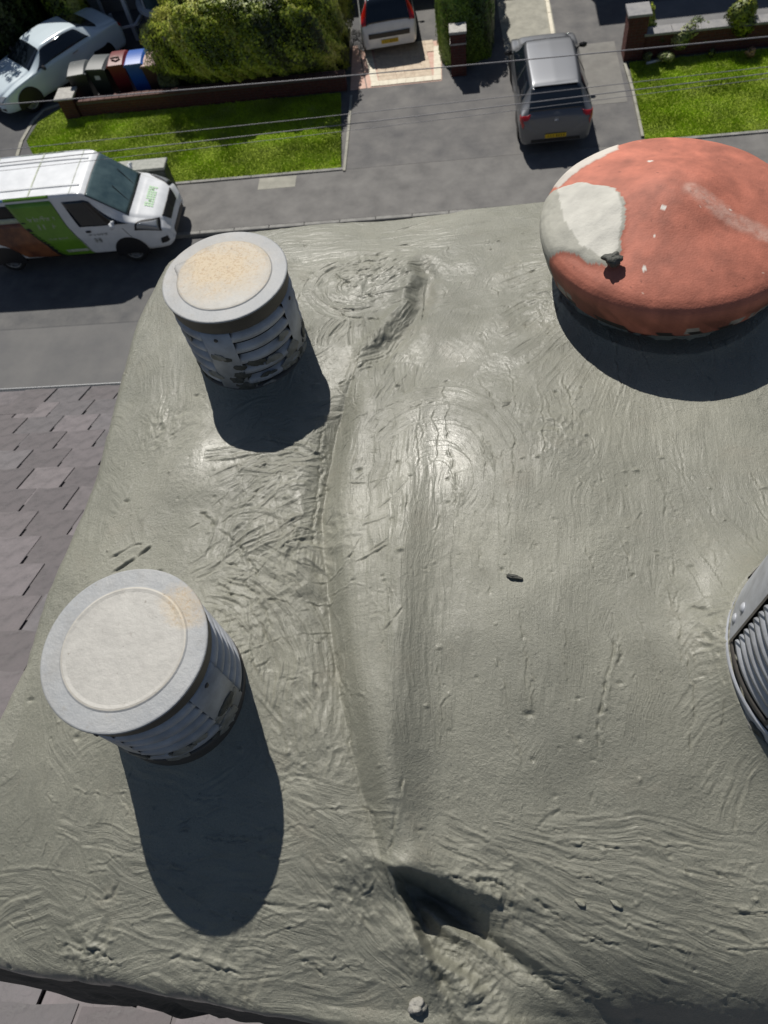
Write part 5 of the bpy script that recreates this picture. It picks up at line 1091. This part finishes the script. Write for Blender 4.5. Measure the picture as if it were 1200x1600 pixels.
# roof ribs and bonnet print
for sd in (1, -1):
    for (u0, u1) in ((2.0-.55,2.95),(3.05,4.0),(4.1,5.2)): pass
for x in (1.05, 2.18, 3.2):
    u = xz(x, 1.9)[0]; sh.patch('roof_seam', M['print_pale'], VN, ((u,4.3),(u+.02,4.3),(u+.02,6),(u,6)), full=True, nu=2, nv=10, off=.006)
for v_ in (4.42, 5.3):
    for sd in (1, -1): sh.patch('roof_rib', M['white'], VN, ((1.2,v_),(5.1,v_),(5.1,v_+.07),(1.2,v_+.07)), sd, nu=40, nv=3, off=.012)
vs_, fs_ = [], []; rs = random.Random(8)
for i in range(9):
    yy = -.36 + i*.085; 
    for q in range(3):
        x0 = 4.70 + q*.06 if rs.random() < .8 else 4.76; a = (x0, yy, 0); n0 = len(vs_)
        for (ax, ay) in ((x0, yy), (x0+.05, yy), (x0+.05, yy+.055), (x0, yy+.055)):
            u = float(np.interp(ax, sh.st[:, 0], np.arange(len(sh.st)))); vv = np.linspace(4.2, 5.999, 100); p = sh.pt(np.full(100, u), vv, 1); v = float(np.interp(-abs(ay), -p[:, 1], vv)); pp = sh.pt(u, v, 1); vs_.append((float(pp[0]), ay, float(pp[2])+.009))
        fs_.append((n0, n0+1, n0+2, n0+3))
mesh_obj('bonnet_print', vs_, fs_, M['lime_pale'], VN)
sh.patch('grille', M['dark'], VN, ((9.75,5.0),(10.9,5.0),(10.9,6),(9.85,6)), full=True, off=.01)
MB().box(5.17, 5.262, -.5, .5, .40, .54).build('lower_grille', M['dark'], VN)
for sd in (.28, -.35): MB().tube([(4.36, sd, 1.31), (4.02, sd+.22, 1.60)], .008, 5).build('wiper', M['dark'], VN)

# ------------------------------------------------------------------ houses across the street
def far_house(x0, x1, yf, label, eave=5.3, depth=8.0, rise=2.8):
    root = empty('house', ((x0+x1)/2, yf, 0), 0, label, 'house'); hw = (x1-x0)/2
    MB().box(-hw, hw, 0, depth, 0, eave).build('wall', M['render_wall'], root)
    v = [(-hw-.3,-.45,eave-.05),(hw+.3,-.45,eave-.05),(hw+.3,depth+.4,eave-.05),(-hw-.3,depth+.4,eave-.05),(-hw+1.8,depth/2,eave+rise),(hw-1.8,depth/2,eave+rise)]
    MB().add(v, [(0,1,5,4),(1,2,5),(2,3,4,5),(3,0,4),(0,3,2,1)]).build('roof', M['rooftile'], root)
    for cx in (-hw*.5, hw*.5):
        for z0 in (.9, 3.3):
            f = MB(); f.box(cx-.85, cx+.85, -.06, .02, z0, z0+.08); f.box(cx-.85, cx+.85, -.06, .02, z0+1.22, z0+1.3)
            for q in (-.85, -.04, .77): f.box(cx+q, cx+q+.08, -.06, .02, z0+.08, z0+1.22)
            fo = f.build('window', M['upvc'], root); MB().box(cx-.78, cx+.78, -.03, -.012, z0+.07, z0+1.23).build('pane', M['glass'], fo)
    d_ = MB(); d_.box(-.45, .45, -.05, .01, 0, 2.05); d_.build('door', M['bin_blue'] if x0 > 0 else M['upvc'], root)
    MB().box(hw*.1, hw*.1+.7, depth/2-.35, depth/2+.35, eave+rise-.6, eave+rise+1.0).build('chimney', M['brick'], root)
    return root
far_house(-19.0, -9.2, 27.2, 'house behind the coupe with a white framed porch')
far_house(-7.2, 1.0, 29.3, 'house behind the big hedge and the white hatchback')
far_house(2.95, 13.0, 27.35, 'house at the far end of the right hand drives')
far_house(15.0, 24.0, 29.0, 'last house at the right side across the street')
# porch and bay of the left house: frames and panels
PR = empty('porch', (-11.5, 26.0, 0), 0, 'glazed porch with pale frame posts and a grey panel beside the hedge', 'porch')
def post(px0, py0, z0, px1, py1, z1, r=.045):
    a = spot(px0, py0, z0); b = spot(px1, py1, z1); MB().tube([(a[0]+11.5, a[1]-26, z0), (b[0]+11.5, b[1]-26, z1)], r, 4).build('post', M['upvc'], PR)
def vpost(px, py, z1, r=.05, z0=0.0):
    a = spot(px, py, z0); MB().box(a[0]+11.5-r, a[0]+11.5+r, a[1]-26-r, a[1]-26+r, z0, z1).build('post', M['upvc'], PR); return a
A1 = vpost(128, 44, 2.4); A2 = vpost(168, 36, 2.4, .04); A3 = vpost(216, 62, 2.6, .06); A4 = vpost(182, 47, .5, .04)
def rail(a, b, z, r=.04):
    MB().tube([(a[0]+11.5, a[1]-26, z), (b[0]+11.5, b[1]-26, z)], r, 4).build('rail', M['upvc'], PR)
rail(spot(178,47,.6), spot(213,38,.6), .6); rail(spot(213,38,.6), spot(232,4,.6), .6, .06); rail(A1, A2, 2.35)
a, b = A1, A2; MB().add([(a[0]+11.5+.05, a[1]-26, .02), (b[0]+11.5-.04, b[1]-26, .02), (b[0]+11.5-.04, b[1]-26, 2.35), (a[0]+11.5+.05, a[1]-26, 2.35), (a[0]+11.5+.05, a[1]-25.96, .02), (b[0]+11.5-.04, b[1]-25.96, .02), (b[0]+11.5-.04, b[1]-25.96, 2.35), (a[0]+11.5+.05, a[1]-25.96, 2.35)], [(0,1,2,3),(4,7,6,5),(0,4,5,1),(3,2,6,7),(0,3,7,4),(1,5,6,2)]).build('panel', M['panel'], PR)
# round bay window
bx, by = spot(262, 8, .9); BW = empty('bay_window', (bx, by+.6, 0), 0, 'curved bay window with pale sill at the top of the big hedge', 'window')
MB().lathe([(.0, .02), (1.05, .02), (1.05, .8), (0, .8)], 24, (0, 0), math.pi, 2*math.pi).build('bay_wall', M['render_wall'], BW)
MB().lathe([(1.0, .8), (1.16, .8), (1.16, .92), (1.0, .94)], 24, (0, 0), math.pi, 2*math.pi).build('sill', M['upvc'], BW)
MB().lathe([(1.0, .93), (1.0, 2.1)], 24, (0, 0), math.pi, 2*math.pi).build('pane', M['screen'], BW)
for k in range(5): t = math.pi + math.pi*k/4; MB().tube([(1.02*math.cos(t), 1.02*math.sin(t), .93), (1.02*math.cos(t), 1.02*math.sin(t), 2.1)], .04, 4).build('mullion', M['upvc'], BW)

# ------------------------------------------------------------------ overhead wires across the view
def wire(p, z, label, r=.011):
    q = [spot(px, py, z) for px, py in p]; (x0, y0), (x1, y1) = q[0], q[-1]; k = (y1-y0)/(x1-x0); pts = []
    for i in range(41):
        x = -24 + 48*i/40; y = y0 + k*(x-x0); pts.append((x, y, z + .0009*((x-0)**2)))
    o = MB().tube(pts, r, 6).build('overhead_wire', M['wire'], None, True); tag(o, label, 'wire', 'overhead wires along the street')
wire([(0,168),(545,115),(1200,59)], 6.4, 'topmost overhead wire, crossing in front of the brick wall and the grey hatchback roof', .0075)
wire([(287,207),(548,178),(1200,106)], 6.3, 'second overhead wire from the top, crossing the left lawn and the hatchback rear window', .0045)
wire([(287,225),(560,193),(1200,116)], 6.2, 'third overhead wire from the top, crossing the lawns', .006)
wire([(287,236),(560,203),(1200,124)], 6.1, 'lowest overhead wire, crossing just under the third one', .0035)
